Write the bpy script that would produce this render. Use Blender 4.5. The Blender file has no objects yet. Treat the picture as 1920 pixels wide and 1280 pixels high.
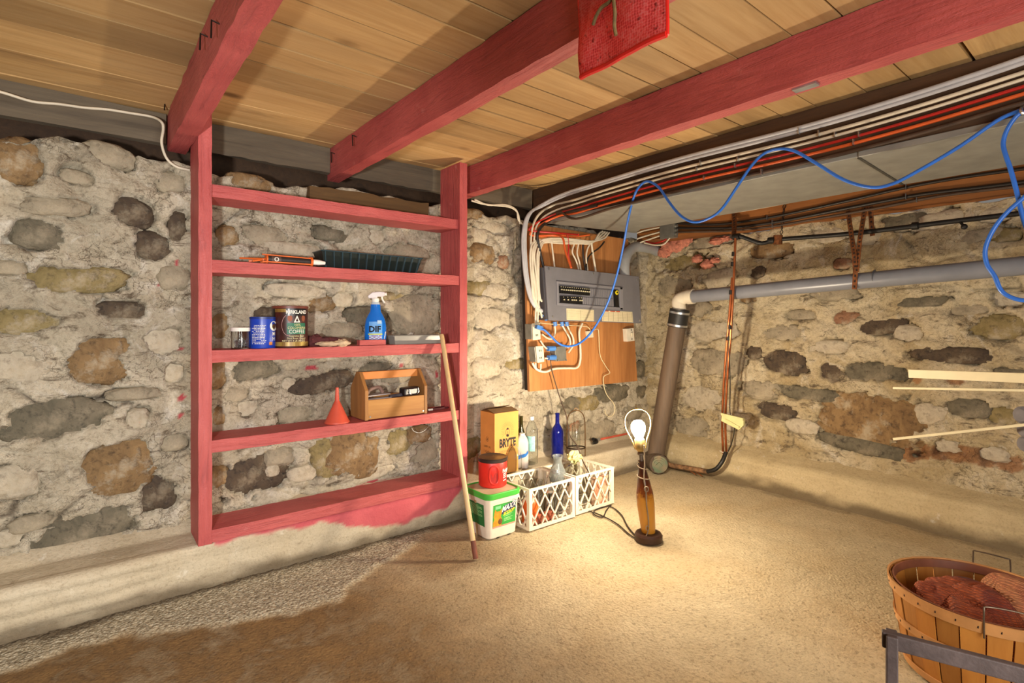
import bpy, bmesh, math, random
import numpy as np
from mathutils import Vector, Matrix, noise as mnoise
random.seed(7)
U = 0.8                      # survey units -> metres
CH = 1.4                     # lens height above the floor (survey units)
CA, SA = 0.7773, 0.6292      # heading of the camera in the room: x runs along the shelf wall, y towards it
scene = bpy.context.scene
COL = scene.collection
# ------------------------------------------------------------------ camera, world, light, exposure
cd = bpy.data.cameras.new('camera'); cam = bpy.data.objects.new('camera', cd); COL.objects.link(cam)
cam.location = (0, 0, CH*U); cam.rotation_euler = (math.pi/2, 0, -math.atan2(SA, CA))
cd.sensor_width = 36; cd.lens = 18.75; cd.shift_y = -36/1920; cd.clip_start = .02
scene.camera = cam
w = bpy.data.worlds.new('world'); scene.world = w; w.use_nodes = True
w.node_tree.nodes['Background'].inputs[0].default_value = (1, .93, .85, 1)
w.node_tree.nodes['Background'].inputs[1].default_value = .15
scene.view_settings.view_transform = 'Standard'; scene.view_settings.look = 'None'
scene.view_settings.gamma = 1; scene.view_settings.use_curve_mapping = False
scene.view_settings.exposure = 0.42
BULB_STRENGTH = 820
def lamp(name, loc, power, col, size):
    l = bpy.data.lights.new(name, 'AREA'); l.energy = power; l.color = col; l.shape = 'DISK'; l.size = size
    o = bpy.data.objects.new(name, l); COL.objects.link(o); o.location = [c*U for c in loc]
    return o
def aim(o, t):
    o.rotation_euler = (Vector([c*U for c in t])-o.location).to_track_quat('-Z', 'Y').to_euler()
fl = bpy.data.lights.new('photographer_flash', 'SPOT'); fl.energy = 150; fl.color = (1, .985, .96); fl.spot_size = math.radians(92); fl.spot_blend = .8; fl.shadow_soft_size = .05
flash = bpy.data.objects.new('photographer_flash', fl); COL.objects.link(flash); flash.location = (-.45*U, .25*U, 1.35*U); aim(flash, (.55, 3.4, 1.0))
soft = lamp('soft_fill', (.9, -1.2, 1.2), 34, (1, .96, .90), 1.3); aim(soft, (2.4, 2.6, 1.4))  # added soft fill behind the camera, not a lamp of the cellar
# ------------------------------------------------------------------ survey helpers
V = Vector
def ray(px, py):
    u = (px-960)/1000
    return V((SA+CA*u, CA-SA*u, (604-py)/1000))
def atx(px, py, x): d = ray(px, py); return V((0, 0, CH))+d*(x/d.x)
def aty(px, py, y): d = ray(px, py); return V((0, 0, CH))+d*(y/d.y)
def atz(px, py, z): d = ray(px, py); return V((0, 0, CH))+d*((z-CH)/d.z)
def atd(px, py, t): return V((0, 0, CH))+ray(px, py)*t
# ------------------------------------------------------------------ noise (numpy)
def _h(ix, iy, s):
    n = (ix.astype(np.int64)*374761393+iy.astype(np.int64)*668265263+s*974634777) & 0xffffffff
    n = ((n ^ (n >> 13))*1274126177) & 0xffffffff
    return ((n ^ (n >> 16)) & 0xffff)/65535.0
def vn(x, y, s=0):
    x = np.asarray(x, float); y = np.asarray(y, float)
    ix = np.floor(x); iy = np.floor(y); fx = x-ix; fy = y-iy
    fx = fx*fx*fx*(fx*(fx*6-15)+10); fy = fy*fy*fy*(fy*(fy*6-15)+10)
    a = _h(ix, iy, s); b = _h(ix+1, iy, s); c = _h(ix, iy+1, s); d = _h(ix+1, iy+1, s)
    return (a+(b-a)*fx)*(1-fy)+(c+(d-c)*fx)*fy
def fbm(x, y, o=4, s=0):
    t = 0; a = .5; k = 0
    for i in range(o):
        t = t+a*(vn(x*2**i+i*17.3, y*2**i+i*9.1, s+i)-.5); k += a; a *= .5
    return t/k*2          # about -1..1
def worley(x, y, s=0):
    ix = np.floor(x); iy = np.floor(y); f1 = np.full(x.shape, 9.); f2 = np.full(x.shape, 9.); cid = np.zeros(x.shape)
    for dx in (-1, 0, 1):
        for dy in (-1, 0, 1):
            cx = ix+dx; cy = iy+dy
            d = np.hypot(cx+_h(cx, cy, s)-x, cy+_h(cx, cy, s+5)-y)
            m = d < f1
            f2 = np.where(m, f1, np.minimum(f2, d)); cid = np.where(m, _h(cx, cy, s+9), cid); f1 = np.where(m, d, f1)
    return f1, f2, cid
def sstep(a, b, x):
    t = np.clip((x-a)/(b-a), 0, 1); return t*t*(3-2*t)
# ------------------------------------------------------------------ materials
MATS = {}
def srgb(h):
    h = h.lstrip('#'); r = [int(h[i:i+2], 16)/255 for i in (0, 2, 4)]
    return tuple(c/12.92 if c <= .04045 else ((c+.055)/1.055)**2.4 for c in r)
class NT:
    def __init__(s, name):
        s.m = bpy.data.materials.new(name); s.m.use_nodes = True; s.t = s.m.node_tree; s.n = s.t.nodes
        s.b = s.n['Principled BSDF']; s.tc = s.n.new('ShaderNodeTexCoord')
    def link(s, a, b): s.t.links.new(a, b)
    def coord(s, scale=(1, 1, 1), rot=(0, 0, 0)):
        mp = s.n.new('ShaderNodeMapping'); mp.inputs['Scale'].default_value = scale; mp.inputs['Rotation'].default_value = rot
        s.link(s.tc.outputs['Object'], mp.inputs[0]); return mp.outputs[0]
    def noise(s, co, scale=5, detail=5, rough=.55, dist=0):
        n = s.n.new('ShaderNodeTexNoise'); n.inputs['Scale'].default_value = scale; n.inputs['Detail'].default_value = detail
        n.inputs['Roughness'].default_value = rough; n.inputs['Distortion'].default_value = dist
        s.link(co, n.inputs['Vector']); return n.outputs[0]
    def ramp(s, f, stops):
        r = s.n.new('ShaderNodeValToRGB'); e = r.color_ramp.elements
        while len(e) < len(stops): e.new(.5)
        for q, (p, c) in zip(e, stops): q.position = p; q.color = (*c, 1) if len(c) == 3 else c
        s.link(f, r.inputs[0]); return r.outputs[0]
    def val(s, f, a, b):
        r = s.n.new('ShaderNodeMapRange'); r.inputs[1].default_value = a; r.inputs[2].default_value = b
        s.link(f, r.inputs[0]); return r.outputs[0]
    def mix(s, f, a, b, mode='MIX'):
        m = s.n.new('ShaderNodeMix'); m.data_type = 'RGBA'; m.blend_type = mode
        for i, x in ((0, f), (6, a), (7, b)):
            if isinstance(x, (float, int)): m.inputs[i].default_value = x
            elif isinstance(x, tuple): m.inputs[i].default_value = (*x, 1)
            else: s.link(x, m.inputs[i])
        return m.outputs[2]
    def math(s, op, a, b=0.):
        m = s.n.new('ShaderNodeMath'); m.operation = op
        for i, x in ((0, a), (1, b)):
            if isinstance(x, (float, int)): m.inputs[i].default_value = x
            else: s.link(x, m.inputs[i])
        return m.outputs[0]
    def attr(s, name):
        a = s.n.new('ShaderNodeAttribute'); a.attribute_name = name; return a.outputs['Fac']
    def bump(s, h, strength=.3, dist=.01, prev=None):
        b = s.n.new('ShaderNodeBump'); b.inputs['Strength'].default_value = strength; b.inputs['Distance'].default_value = dist
        s.link(h, b.inputs['Height'])
        if prev is not None: s.link(prev, b.inputs['Normal'])
        return b.outputs[0]
    def out(s, col, rough=.6, normal=None, metal=0.):
        if isinstance(col, tuple): s.b.inputs['Base Color'].default_value = (*col, 1)
        else: s.link(col, s.b.inputs['Base Color'])
        if isinstance(rough, float): s.b.inputs['Roughness'].default_value = rough
        else: s.link(rough, s.b.inputs['Roughness'])
        s.b.inputs['Metallic'].default_value = metal
        if normal is not None: s.link(normal, s.b.inputs['Normal'])
        return s.m
def mat(name, col, rough=.5, metal=0., var=.18, scale=14, stretch=(1, 1, 1), bump=.0, bscale=80, trans=0., emit=0., ior=1.45, col2=None):
    if name in MATS: return MATS[name]
    if isinstance(col, str): col = srgb(col)
    if isinstance(col2, str): col2 = srgb(col2)
    t = NT(name); co = t.coord(stretch)
    f = t.noise(co, scale, 4)
    dk = col2 or tuple(c*(1-var*1.6) for c in col); lt = tuple(min(1, c*(1+var)) for c in col) if not col2 else col
    c = t.ramp(f, [(.32, dk), (.68, lt)])
    nm = t.bump(t.noise(t.coord(stretch), bscale, 4), bump, .004) if bump else None
    MATS[name] = t.out(c, rough, nm, metal)
    if trans:
        t.b.inputs['Transmission Weight'].default_value = trans; t.b.inputs['IOR'].default_value = ior
    if emit:
        t.b.inputs['Emission Color'].default_value = (*col, 1); t.b.inputs['Emission Strength'].default_value = emit
    return MATS[name]
def woodmat(name, axis, a, b, dark, fine=60, rough=.65, bump=.35, knots=False, big=3.):
    if name in MATS: return MATS[name]
    a, b, dark = [srgb(c) if isinstance(c, str) else c for c in (a, b, dark)]
    st = [1, 1, 1]; st['xyz'.index(axis)] = .07
    t = NT(name); co = t.coord(tuple(st))
    f = t.noise(co, fine, 6, .65, .6); g = t.noise(t.coord(tuple(max(q, .25) for q in st)), big, 5, .6, .4)
    oi = t.n.new('ShaderNodeObjectInfo')
    c = t.mix(t.val(f, .3, .7), b, a)
    c = t.mix(t.val(g, .35, .75), c, t.mix(.6, c, dark))
    c = t.mix(t.ramp(t.noise(co, big*2.2, 6, .7, 1.), [(.57, (0, 0, 0)), (.76, (.75, .75, .75))]), c, dark)
    c = t.mix(1., c, t.ramp(oi.outputs['Random'], [(0, (.72, .71, .69)), (1, (1.12, 1.1, 1.08))]), 'MULTIPLY')
    if knots:
        v = t.n.new('ShaderNodeTexVoronoi'); v.inputs['Scale'].default_value = 2.6; t.link(t.coord(tuple(max(q, .55) for q in st)), v.inputs['Vector'])
        c = t.mix(t.ramp(v.outputs[0], [(.03, (.9, .9, .9)), (.09, (0, 0, 0))]), c, dark)
    MATS[name] = t.out(c, rough, t.bump(f, bump, .004)); return MATS[name]
def paintmat(axis):
    name = 'red_paint_'+axis
    if name in MATS: return MATS[name]
    st = [1, 1, 1]; st['xyz'.index(axis)] = .10
    t = NT(name); co = t.coord(tuple(st)); f = t.noise(co, 42, 6, .65, 1.2); g = t.noise(t.coord(), 5, 5); h = t.noise(t.coord(), 110, 3)
    c = t.mix(t.val(g, .3, .7), srgb('#ab4a49'), srgb('#c05c58'))
    c = t.mix(t.ramp(f, [(.30, (.55, .55, .55)), (.44, (0, 0, 0))]), c, srgb('#86393a'))
    c = t.mix(t.ramp(t.noise(t.coord(), 9, 6, .7), [(.66, (0, 0, 0)), (.74, (.45, .45, .45))]), c, srgb('#d58a84'))
    nm = t.bump(f, .9, .008, t.bump(h, .5, .003))
    MATS[name] = t.out(c, .55, nm); return MATS[name]
# ------------------------------------------------------------------ geometry builder
class G:
    def __init__(s): s.v = []; s.f = []
    def add(s, vs, fs):
        o = len(s.v); s.v += [V(p) for p in vs]; s.f += [tuple(i+o for i in q) for q in fs]; return s
    def xf(s, M, start=0):
        for i in range(start, len(s.v)): s.v[i] = M @ s.v[i]
        return s
    def box(s, a, b):
        x0, y0, z0 = a; x1, y1, z1 = b
        return s.add([(x0, y0, z0), (x1, y0, z0), (x1, y1, z0), (x0, y1, z0), (x0, y0, z1), (x1, y0, z1), (x1, y1, z1), (x0, y1, z1)],
                     [(0, 3, 2, 1), (4, 5, 6, 7), (0, 1, 5, 4), (1, 2, 6, 5), (2, 3, 7, 6), (3, 0, 4, 7)])
    def bar(s, p, q, wd, th, up=(0, 0, 1)):
        p = V(p); q = V(q); d = (q-p).normalized(); up = V(up)
        a = d.cross(up)
        if a.length < 1e-4: a = d.cross(V((1, 0, 0)))
        a.normalize(); b = a.cross(d); a *= wd/2; b *= th/2
        vs = [p-a-b, p+a-b, p+a+b, p-a+b, q-a-b, q+a-b, q+a+b, q-a+b]
        return s.add(vs, [(0, 3, 2, 1), (4, 5, 6, 7), (0, 1, 5, 4), (1, 2, 6, 5), (2, 3, 7, 6), (3, 0, 4, 7)])
    def beam(s, axis, lo, hi, n=24, jit=.003, seed=0):
        """box along one axis, cut into n lengths whose corners wander a little (rough-sawn timber)"""
        k = 'xyz'.index(axis); o = [i for i in range(3) if i != k]; vs = []; fs = []; rnd = random.Random(seed)
        if axis == 'y': o = o[::-1]
        for i in range(n+1):
            t = lo[k]+(hi[k]-lo[k])*i/n
            for (a, b) in ((0, 0), (1, 0), (1, 1), (0, 1)):
                p = [0, 0, 0]; p[k] = t
                p[o[0]] = (lo, hi)[a][o[0]]+rnd.uniform(-jit, jit); p[o[1]] = (lo, hi)[b][o[1]]+rnd.uniform(-jit, jit); vs.append(p)
        for i in range(n):
            for j in range(4):
                a = i*4+j; b = i*4+(j+1) % 4; fs.append((a, b, b+4, a+4))
        fs += [(3, 2, 1, 0), (n*4, n*4+1, n*4+2, n*4+3)]
        return s.add(vs, fs)
    def tube(s, pts, r, n=8, smooth=0, closed=False, rr=None):
        P = [V(p) for p in pts]
        if smooth and len(P) > 2:
            Q = []; m = len(P)
            for i in range(m if closed else m-1):
                a = P[(i-1) % m] if (closed or i) else P[0]*2-P[1]
                b = P[i]; c = P[(i+1) % m]
                d = P[(i+2) % m] if (closed or i+2 < m) else P[-1]*2-P[-2]
                for k in range(smooth):
                    t = k/smooth
                    Q.append(.5*((2*b)+(c-a)*t+(2*a-5*b+4*c-d)*t*t+(3*b-3*c+d-a)*t**3))
            if not closed: Q.append(P[-1])
            P = Q
        m = len(P); vs = []; fs = []; up = None
        for i in range(m):
            a = P[i-1] if (i or closed) else P[0]; b = P[(i+1) % m] if (i < m-1 or closed) else P[-1]
            d = (b-a)
            d = d.normalized() if d.length > 1e-9 else V((0, 0, 1))
            if up is None:
                up = V((0, 0, 1)) if abs(d.z) < .9 else V((1, 0, 0))
            up = (up-d*up.dot(d)).normalized(); sd = d.cross(up)
            ri = r if rr is None else rr[min(len(rr)-1, int(i*len(rr)/m))]
            for j in range(n):
                t = 2*math.pi*j/n; vs.append(P[i]+up*math.cos(t)*ri+sd*math.sin(t)*ri)
        for i in range(m if closed else m-1):
            for j in range(n):
                a = i*n+j; b = i*n+(j+1) % n; c = ((i+1) % m)*n+(j+1) % n; d = ((i+1) % m)*n+j
                fs.append((a, d, c, b))
        if not closed: fs += [tuple(range(n)), tuple(range(m*n-1, (m-1)*n-1, -1))]
        return s.add(vs, fs)
    def lathe(s, prof, n=24, c=(0, 0, 0), cap=True, sx=1., sy=1.):
        vs = []; fs = []; m = len(prof)
        for r, z in prof:
            for j in range(n):
                t = 2*math.pi*j/n; vs.append((c[0]+r*sx*math.cos(t), c[1]+r*sy*math.sin(t), c[2]+z))
        for i in range(m-1):
            for j in range(n):
                a = i*n+j; b = i*n+(j+1) % n; fs.append((a, b, b+n, a+n))
        if cap:
            if prof[0][0] > 1e-4: fs.append(tuple(range(n-1, -1, -1)))
            if prof[-1][0] > 1e-4: fs.append(tuple(range((m-1)*n, m*n)))
        return s.add(vs, fs)
    def prism(s, poly, f, th):
        """polygon (a,b) mapped by f(a,b,depth); front at depth 0, back at th"""
        n = len(poly); vs = [f(a, b, 0) for a, b in poly]+[f(a, b, th) for a, b in poly]
        fs = [tuple(range(n)), tuple(range(2*n-1, n-1, -1))]+[(i, i+n, (i+1) % n+n, (i+1) % n) for i in range(n)]
        return s.add(vs, fs)
    def sphere(s, c, r, n=12, m=8):
        prof = [(max(1e-5, math.sin(math.pi*i/m)), -math.cos(math.pi*i/m)) for i in range(m+1)]
        k = len(s.v); s.lathe(prof, n, cap=False)
        rx, ry, rz = r if isinstance(r, tuple) else (r, r, r)
        return s.xf(Matrix.Translation(c) @ Matrix.Diagonal((rx, ry, rz, 1)), k)
def mesh_from(name, g, m, smooth=35):
    me = bpy.data.meshes.new(name)
    me.from_pydata([tuple(p*U) for p in g.v], [], g.f); me.update()
    b = bmesh.new(); b.from_mesh(me); bmesh.ops.recalc_face_normals(b, faces=b.faces); b.to_mesh(me); b.free()
    if smooth:
        me.shade_smooth(); me.set_sharp_from_angle(angle=math.radians(smooth))
    if m: me.materials.append(m)
    return me
def link(o, parent=None):
    COL.objects.link(o)
    if parent is not None: o.parent = parent
    return o
def obj(name, g, m, parent=None, smooth=35, bevel=0., label=None):
    o = link(bpy.data.objects.new(name, mesh_from(name, g, m, smooth)), parent)
    if bevel:
        md = o.modifiers.new('bevel', 'BEVEL'); md.width = bevel*U; md.segments = 2; md.limit_method = 'ANGLE'; md.angle_limit = math.radians(50)
    if label: o['label'] = label
    return o
def tag(o, label=None, cat=None, group=None, kind=None):
    for k, x in (('label', label), ('category', cat), ('group', group), ('kind', kind)):
        if x: o[k] = x
    return o
def thing(name, label, cat, loc=(0, 0, 0), rotz=0, group=None, rot=None):
    o = link(bpy.data.objects.new(name, None)); o.location = [c*U for c in loc]
    o.rotation_euler = rot if rot else (0, 0, rotz); o.empty_display_size = .05
    return tag(o, label, cat, group)
def solo(name, g, m, label, cat, group=None, smooth=35, bevel=0.):
    """a thing that is one mesh; its origin goes to the middle of its base"""
    xs = [p.x for p in g.v]; ys = [p.y for p in g.v]; zs = [p.z for p in g.v]
    c = V(((min(xs)+max(xs))/2, (min(ys)+max(ys))/2, min(zs))); g.xf(Matrix.Translation(-c))
    o = obj(name, g, m, None, smooth, bevel); o.location = c*U
    tag(o, label, cat, group); o['_c'] = list(c)
    return o
def sub(o, name, g, m, smooth=35, label=None):
    """a part given in room coordinates under a solo() thing"""
    g.xf(Matrix.Translation(-V(o['_c']))); return obj(name, g, m, o, smooth, label=label)
_TXT = {}
def text(s, size, sx=1., align='CENTER', bold=0.):
    cu = bpy.data.curves.new('lettering', 'FONT'); cu.body = s; cu.size = 1; cu.align_x = align; cu.align_y = 'CENTER'; cu.resolution_u = 2; cu.offset = bold
    o = bpy.data.objects.new('lettering', cu); COL.objects.link(o)
    dg = bpy.context.evaluated_depsgraph_get(); me = bpy.data.meshes.new_from_object(o.evaluated_get(dg))
    vs = [(v.co.x*size*sx, v.co.y*size) for v in me.vertices]; fs = [tuple(p.vertices) for p in me.polygons]
    bpy.data.objects.remove(o); bpy.data.curves.remove(cu); bpy.data.meshes.remove(me)
    return vs, fs
def lettering(parent, s, size, f, m, sx=1., align='CENTER', bold=0., name='lettering'):
    vs, fs = text(s, size, sx, align, bold); g = G().add([f(a, b) for a, b in vs], fs)
    return obj(name, g, m, parent, 0)
def patch(f, a0, a1, b0, b1, na=1, nb=1):
    g = G(); vs = [f(a0+(a1-a0)*i/na, b0+(b1-b0)*j/nb) for j in range(nb+1) for i in range(na+1)]
    return g.add(vs, [(j*(na+1)+i, j*(na+1)+i+1, (j+1)*(na+1)+i+1, (j+1)*(na+1)+i) for j in range(nb) for i in range(na)])
def gridmesh(name, P, nu, nv, m, attrs=None):
    """P: (nv*nu,3) array in survey units"""
    me = bpy.data.meshes.new(name); N = nu*nv
    i = np.arange(N).reshape(nv, nu); q = np.stack([i[:-1, :-1], i[:-1, 1:], i[1:, 1:], i[1:, :-1]], -1).reshape(-1, 4)
    me.vertices.add(N); me.vertices.foreach_set('co', (P*U).astype(np.float32).ravel())
    me.loops.add(q.size); me.loops.foreach_set('vertex_index', q.astype(np.int32).ravel())
    me.polygons.add(len(q)); me.polygons.foreach_set('loop_start', np.arange(0, q.size, 4, dtype=np.int32))
    me.polygons.foreach_set('loop_total', np.full(len(q), 4, dtype=np.int32))
    me.update(calc_edges=True); me.validate(); me.shade_smooth(); me.materials.append(m)
    for k, a in (attrs or {}).items():
        at = me.attributes.new(k, 'FLOAT', 'POINT'); at.data.foreach_set('value', a.astype(np.float32).ravel())
    return link(bpy.data.objects.new(name, me))
# ------------------------------------------------------------------ the setting: surfaces
def mortar_mat(name, tone):
    t = NT(name); co = t.coord()
    big = t.noise(co, 2.2, 5, .6, .5); mid = t.noise(co, 9, 6, .65, .8); fine = t.noise(co, 70, 5, .7)
    c1, c2, c3, c4 = [srgb(c) for c in tone]
    c = t.mix(t.val(mid, .32, .66), c1, c2)
    c = t.mix(t.ramp(big, [(.42, (0, 0, 0)), (.62, (.8, .8, .8))]), c, c3)
    c = t.mix(t.ramp(t.noise(co, 5.5, 6, .7, 1.2), [(.55, (0, 0, 0)), (.70, (.75, .75, .75))]), c, c4)
    c = t.mix(t.ramp(t.noise(t.coord((.6, .6, 1.5)), 17, 6, .75, .7), [(.54, (0, 0, 0)), (.66, (.9, .9, .9))]), c, srgb('#5e4f3c'))
    c = t.mix(1., c, t.ramp(fine, [(.25, (.62, .60, .57)), (.5, (1, 1, 1)), (.8, (1.12, 1.12, 1.12))]), 'MULTIPLY')
    c = t.mix(t.attr('crack'), c, srgb('#4a3d2e')); c = t.mix(t.attr('rust'), c, t.mix(t.val(mid, .35, .6), srgb('#5f3319'), srgb('#a06a3c')))
    c = t.mix(t.attr('paint'), c, srgb('#b5474e'))
    v = t.n.new('ShaderNodeTexVoronoi'); v.feature = 'DISTANCE_TO_EDGE'; v.inputs['Scale'].default_value = 7
    wp = t.n.new('ShaderNodeVectorMath'); wp.operation = 'ADD'; n3 = t.n.new('ShaderNodeTexNoise'); n3.inputs['Scale'].default_value = 6; n3.inputs['Detail'].default_value = 6
    t.link(co, n3.inputs['Vector']); t.link(co, wp.inputs[0]); t.link(n3.outputs['Color'], wp.inputs[1]); t.link(wp.outputs[0], v.inputs['Vector'])
    cr = t.val(v.outputs[0], 0., .035)
    msk = t.ramp(t.noise(co, 3.1, 3), [(.46, (0, 0, 0)), (.6, (1, 1, 1))])
    crk = t.mix(msk, (1., 1., 1.), cr)
    c = t.mix(1., c, t.ramp(crk, [(0, (.52, .47, .42)), (.5, (1, 1, 1))]), 'MULTIPLY')
    nm = t.bump(crk, .6, .012, t.bump(fine, .7, .009, t.bump(t.noise(co, 24, 6, .68), .8, .022)))
    return t.out(c, .9, nm)
MORT_L = mortar_mat('lime_mortar_grey', ['#bcae94', '#d0c5ae', '#a0957f', '#e0d9ca'])
MORT_R = mortar_mat('lime_mortar_lamplit', ['#bfae8d', '#d3c5a6', '#ab966c', '#ddd5c4'])  # same mortar, tinted yellower for the warm lamp light on this wall
STONE = {}
for k, (a, b, c) in dict(k=('#40342a', '#5f4f3c', '#251e18'), d=('#5b5545', '#7a705c', '#3a362c'), g=('#8b806a', '#a79a83', '#665d4c'), o=('#77683f', '#95845a', '#52462f'), b=('#735939', '#957850', '#4a3824'), l=('#aca08a', '#c4b8a1', '#897d6c'), r=('#7f5a42', '#9a7255', '#563927')).items():
    t = NT('stone_'+k); co = t.coord(); f = t.noise(co, 11, 6, .65, .7); h = t.noise(co, 60, 5, .7)
    c_ = t.mix(t.val(f, .35, .65), srgb(a), srgb(b)); c_ = t.mix(t.ramp(t.noise(co, 26, 5, .7), [(.5, (0, 0, 0)), (.66, (.9, .9, .9))]), c_, srgb(c))
    c_ = t.mix(t.ramp(t.noise(co, 7, 5, .7), [(.53, (0, 0, 0)), (.66, (.42,)*3 if k in 'kd' else (.75,)*3)]), c_, srgb('#b8a98e'))
    STONE[k] = t.out(c_, .85, t.bump(h, .6, .008, t.bump(f, .5, .02)))
# stones one can pick out: pixel centre, half width, half height, tilt, kind
SL = [(70,437,46,27,0,'d'),(105,386,56,15,-3,'g'),(250,394,38,22,25,'k'),(290,460,33,23,25,'k'),(205,288,45,20,10,'g'),(145,522,86,22,-3,'o'),(235,583,48,18,0,'k'),(45,603,70,22,0,'o'),
 (190,675,56,40,5,'b'),(35,690,52,30,10,'l'),(95,790,100,35,-3,'d'),(260,788,20,18,0,'l'),(252,740,46,11,0,'g'),(225,880,62,46,-10,'b'),(300,925,38,32,0,'k'),(28,905,45,30,0,'l'),(150,1005,105,36,-6,'d'),
 (330,520,28,20,0,'g'),(310,640,34,24,0,'l'),(335,425,16,28,0,'k'),(32,300,42,38,0,'b'),(325,340,28,18,0,'g'),(145,330,30,12,8,'g'),(20,500,30,12,0,'g'),(330,700,18,16,0,'l'),(60,985,40,14,-5,'g'),(20,1015,28,16,0,'l'),(330,830,24,16,0,'g'),
 (500,440,40,16,3,'g'),(620,437,30,12,5,'d'),(710,443,17,13,0,'l'),(560,466,52,12,2,'l'),(765,470,40,12,5,'g'),(430,440,20,18,0,'b'),(470,338,38,13,5,'b'),(640,505,45,16,3,'b'),(740,515,40,14,3,'d'),
 (508,588,34,14,0,'k'),(606,568,28,16,0,'b'),(690,592,36,16,0,'d'),(645,620,34,14,0,'g'),(648,560,18,12,0,'l'),(782,590,42,34,0,'g'),(800,633,28,14,0,'b'),(415,610,16,30,0,'b'),(560,545,50,12,2,'l'),(730,555,30,10,0,'o'),
 (482,694,44,17,-5,'d'),(613,718,56,17,-5,'k'),(547,720,13,10,0,'l'),(690,776,5,5,0,'g'),(557,778,32,16,0,'g'),(467,767,27,16,0,'l'),(446,742,24,14,0,'g'),(409,700,16,28,0,'b'),(412,780,14,20,0,'b'),(700,690,34,9,-4,'d'),(745,705,30,12,0,'g'),
 (664,846,50,44,10,'b'),(614,858,24,40,-20,'o'),(753,830,27,25,0,'o'),(470,895,72,36,-8,'k'),(514,884,12,10,0,'l'),(530,858,26,16,0,'g'),(412,897,18,24,0,'b'),(572,890,25,13,0,'l'),(805,850,26,26,0,'g'),(790,815,20,16,0,'b'),(700,892,40,10,-8,'l'),
 (908,475,22,18,0,'b'),(904,540,26,14,0,'o'),(948,490,10,12,0,'r'),(972,684,25,12,0,'o'),(905,440,20,14,0,'l'),(930,600,30,20,0,'l'),(892,838,16,26,0,'o'),(945,760,22,10,0,'l'),(1068,762,22,15,0,'d'),(1102,757,26,14,0,'o'),(1150,737,30,15,0,'d'),(1125,809,30,20,0,'g'),
 (1080,800,12,10,0,'r'),(915,690,26,18,0,'l'),(935,545,24,14,0,'l'),(1205,640,14,22,0,'g'),(1206,694,15,16,0,'d'),(1208,735,12,12,0,'d'),(1195,775,20,14,0,'g'),(1040,790,16,12,0,'l'),(930,425,28,12,6,'l'),(890,400,20,10,0,'b')]
SR = [(1258,535,28,18,0,'g'),(1282,490,42,17,0,'o'),(1330,450,38,11,-5,'g'),(1345,522,32,16,-10,'l'),(1345,432,25,9,0,'d'),(1440,468,36,14,0,'b'),(1577,493,16,9,0,'r'),(1416,510,15,12,0,'k'),(1580,597,27,13,8,'r'),(1645,612,44,14,-8,'k'),
 (1411,660,14,12,0,'k'),(1470,680,38,22,0,'k'),(1557,697,22,19,-10,'k'),(1632,698,58,19,-3,'d'),(1785,665,74,14,0,'k'),(1872,612,58,22,0,'o'),(1465,624,40,14,0,'g'),(1510,738,62,12,3,'d'),(1630,785,98,42,3,'b'),(1452,772,34,14,5,'k'),(1425,730,32,16,0,'g'),
 (1815,765,40,16,0,'d'),(1745,778,32,20,0,'l'),(1690,415,46,16,-6,'d'),(1758,412,52,16,-6,'l'),(1862,400,32,13,-6,'l'),(1838,440,40,12,-4,'g'),(1775,838,26,12,0,'l'),(1862,852,30,13,5,'l'),(1560,550,42,12,0,'g'),(1730,565,46,9,-4,'d'),(1330,620,42,20,0,'l'),(1340,680,46,22,0,'g'),
 (1312,748,36,20,0,'l'),(1400,557,14,12,0,'b'),(1300,580,30,14,0,'g'),(1550,440,34,14,0,'l'),(1620,445,30,14,0,'g'),(1890,560,34,14,0,'l'),(1550,650,40,12,0,'l'),(1700,625,26,14,0,'l'),(1880,440,30,12,0,'o'),(1815,580,36,10,-4,'g'),(1615,838,80,13,5,'d'),(1290,800,30,18,0,'g'),(1360,790,14,16,0,'l'),(1500,800,26,12,0,'l'),(1880,780,30,16,0,'o'),(1900,700,40,10,0,'d'),(1500,590,30,10,0,'g')]
YN, XE = 3.45, 4.63
def wall_local(st, plane):
    out = []
    for (px, py, hw, hh, rot, k) in st:
        if plane == 'N':
            p = aty(px, py, YN-.02); a = (aty(px+hw, py, YN-.02).x-aty(px-hw, py, YN-.02).x)/2; dep = (p.x*SA+p.y*CA); out.append((p.x, p.z, a, hh/1000*dep, rot, k))
        else:
            p = atx(px, py, XE-.02); a = abs(atx(px+hw, py, XE-.02).y-atx(px-hw, py, XE-.02).y)/2; dep = (p.x*SA+p.y*CA); out.append((-p.y, p.z, a, hh/1000*dep, rot, k))
    return out
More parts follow.
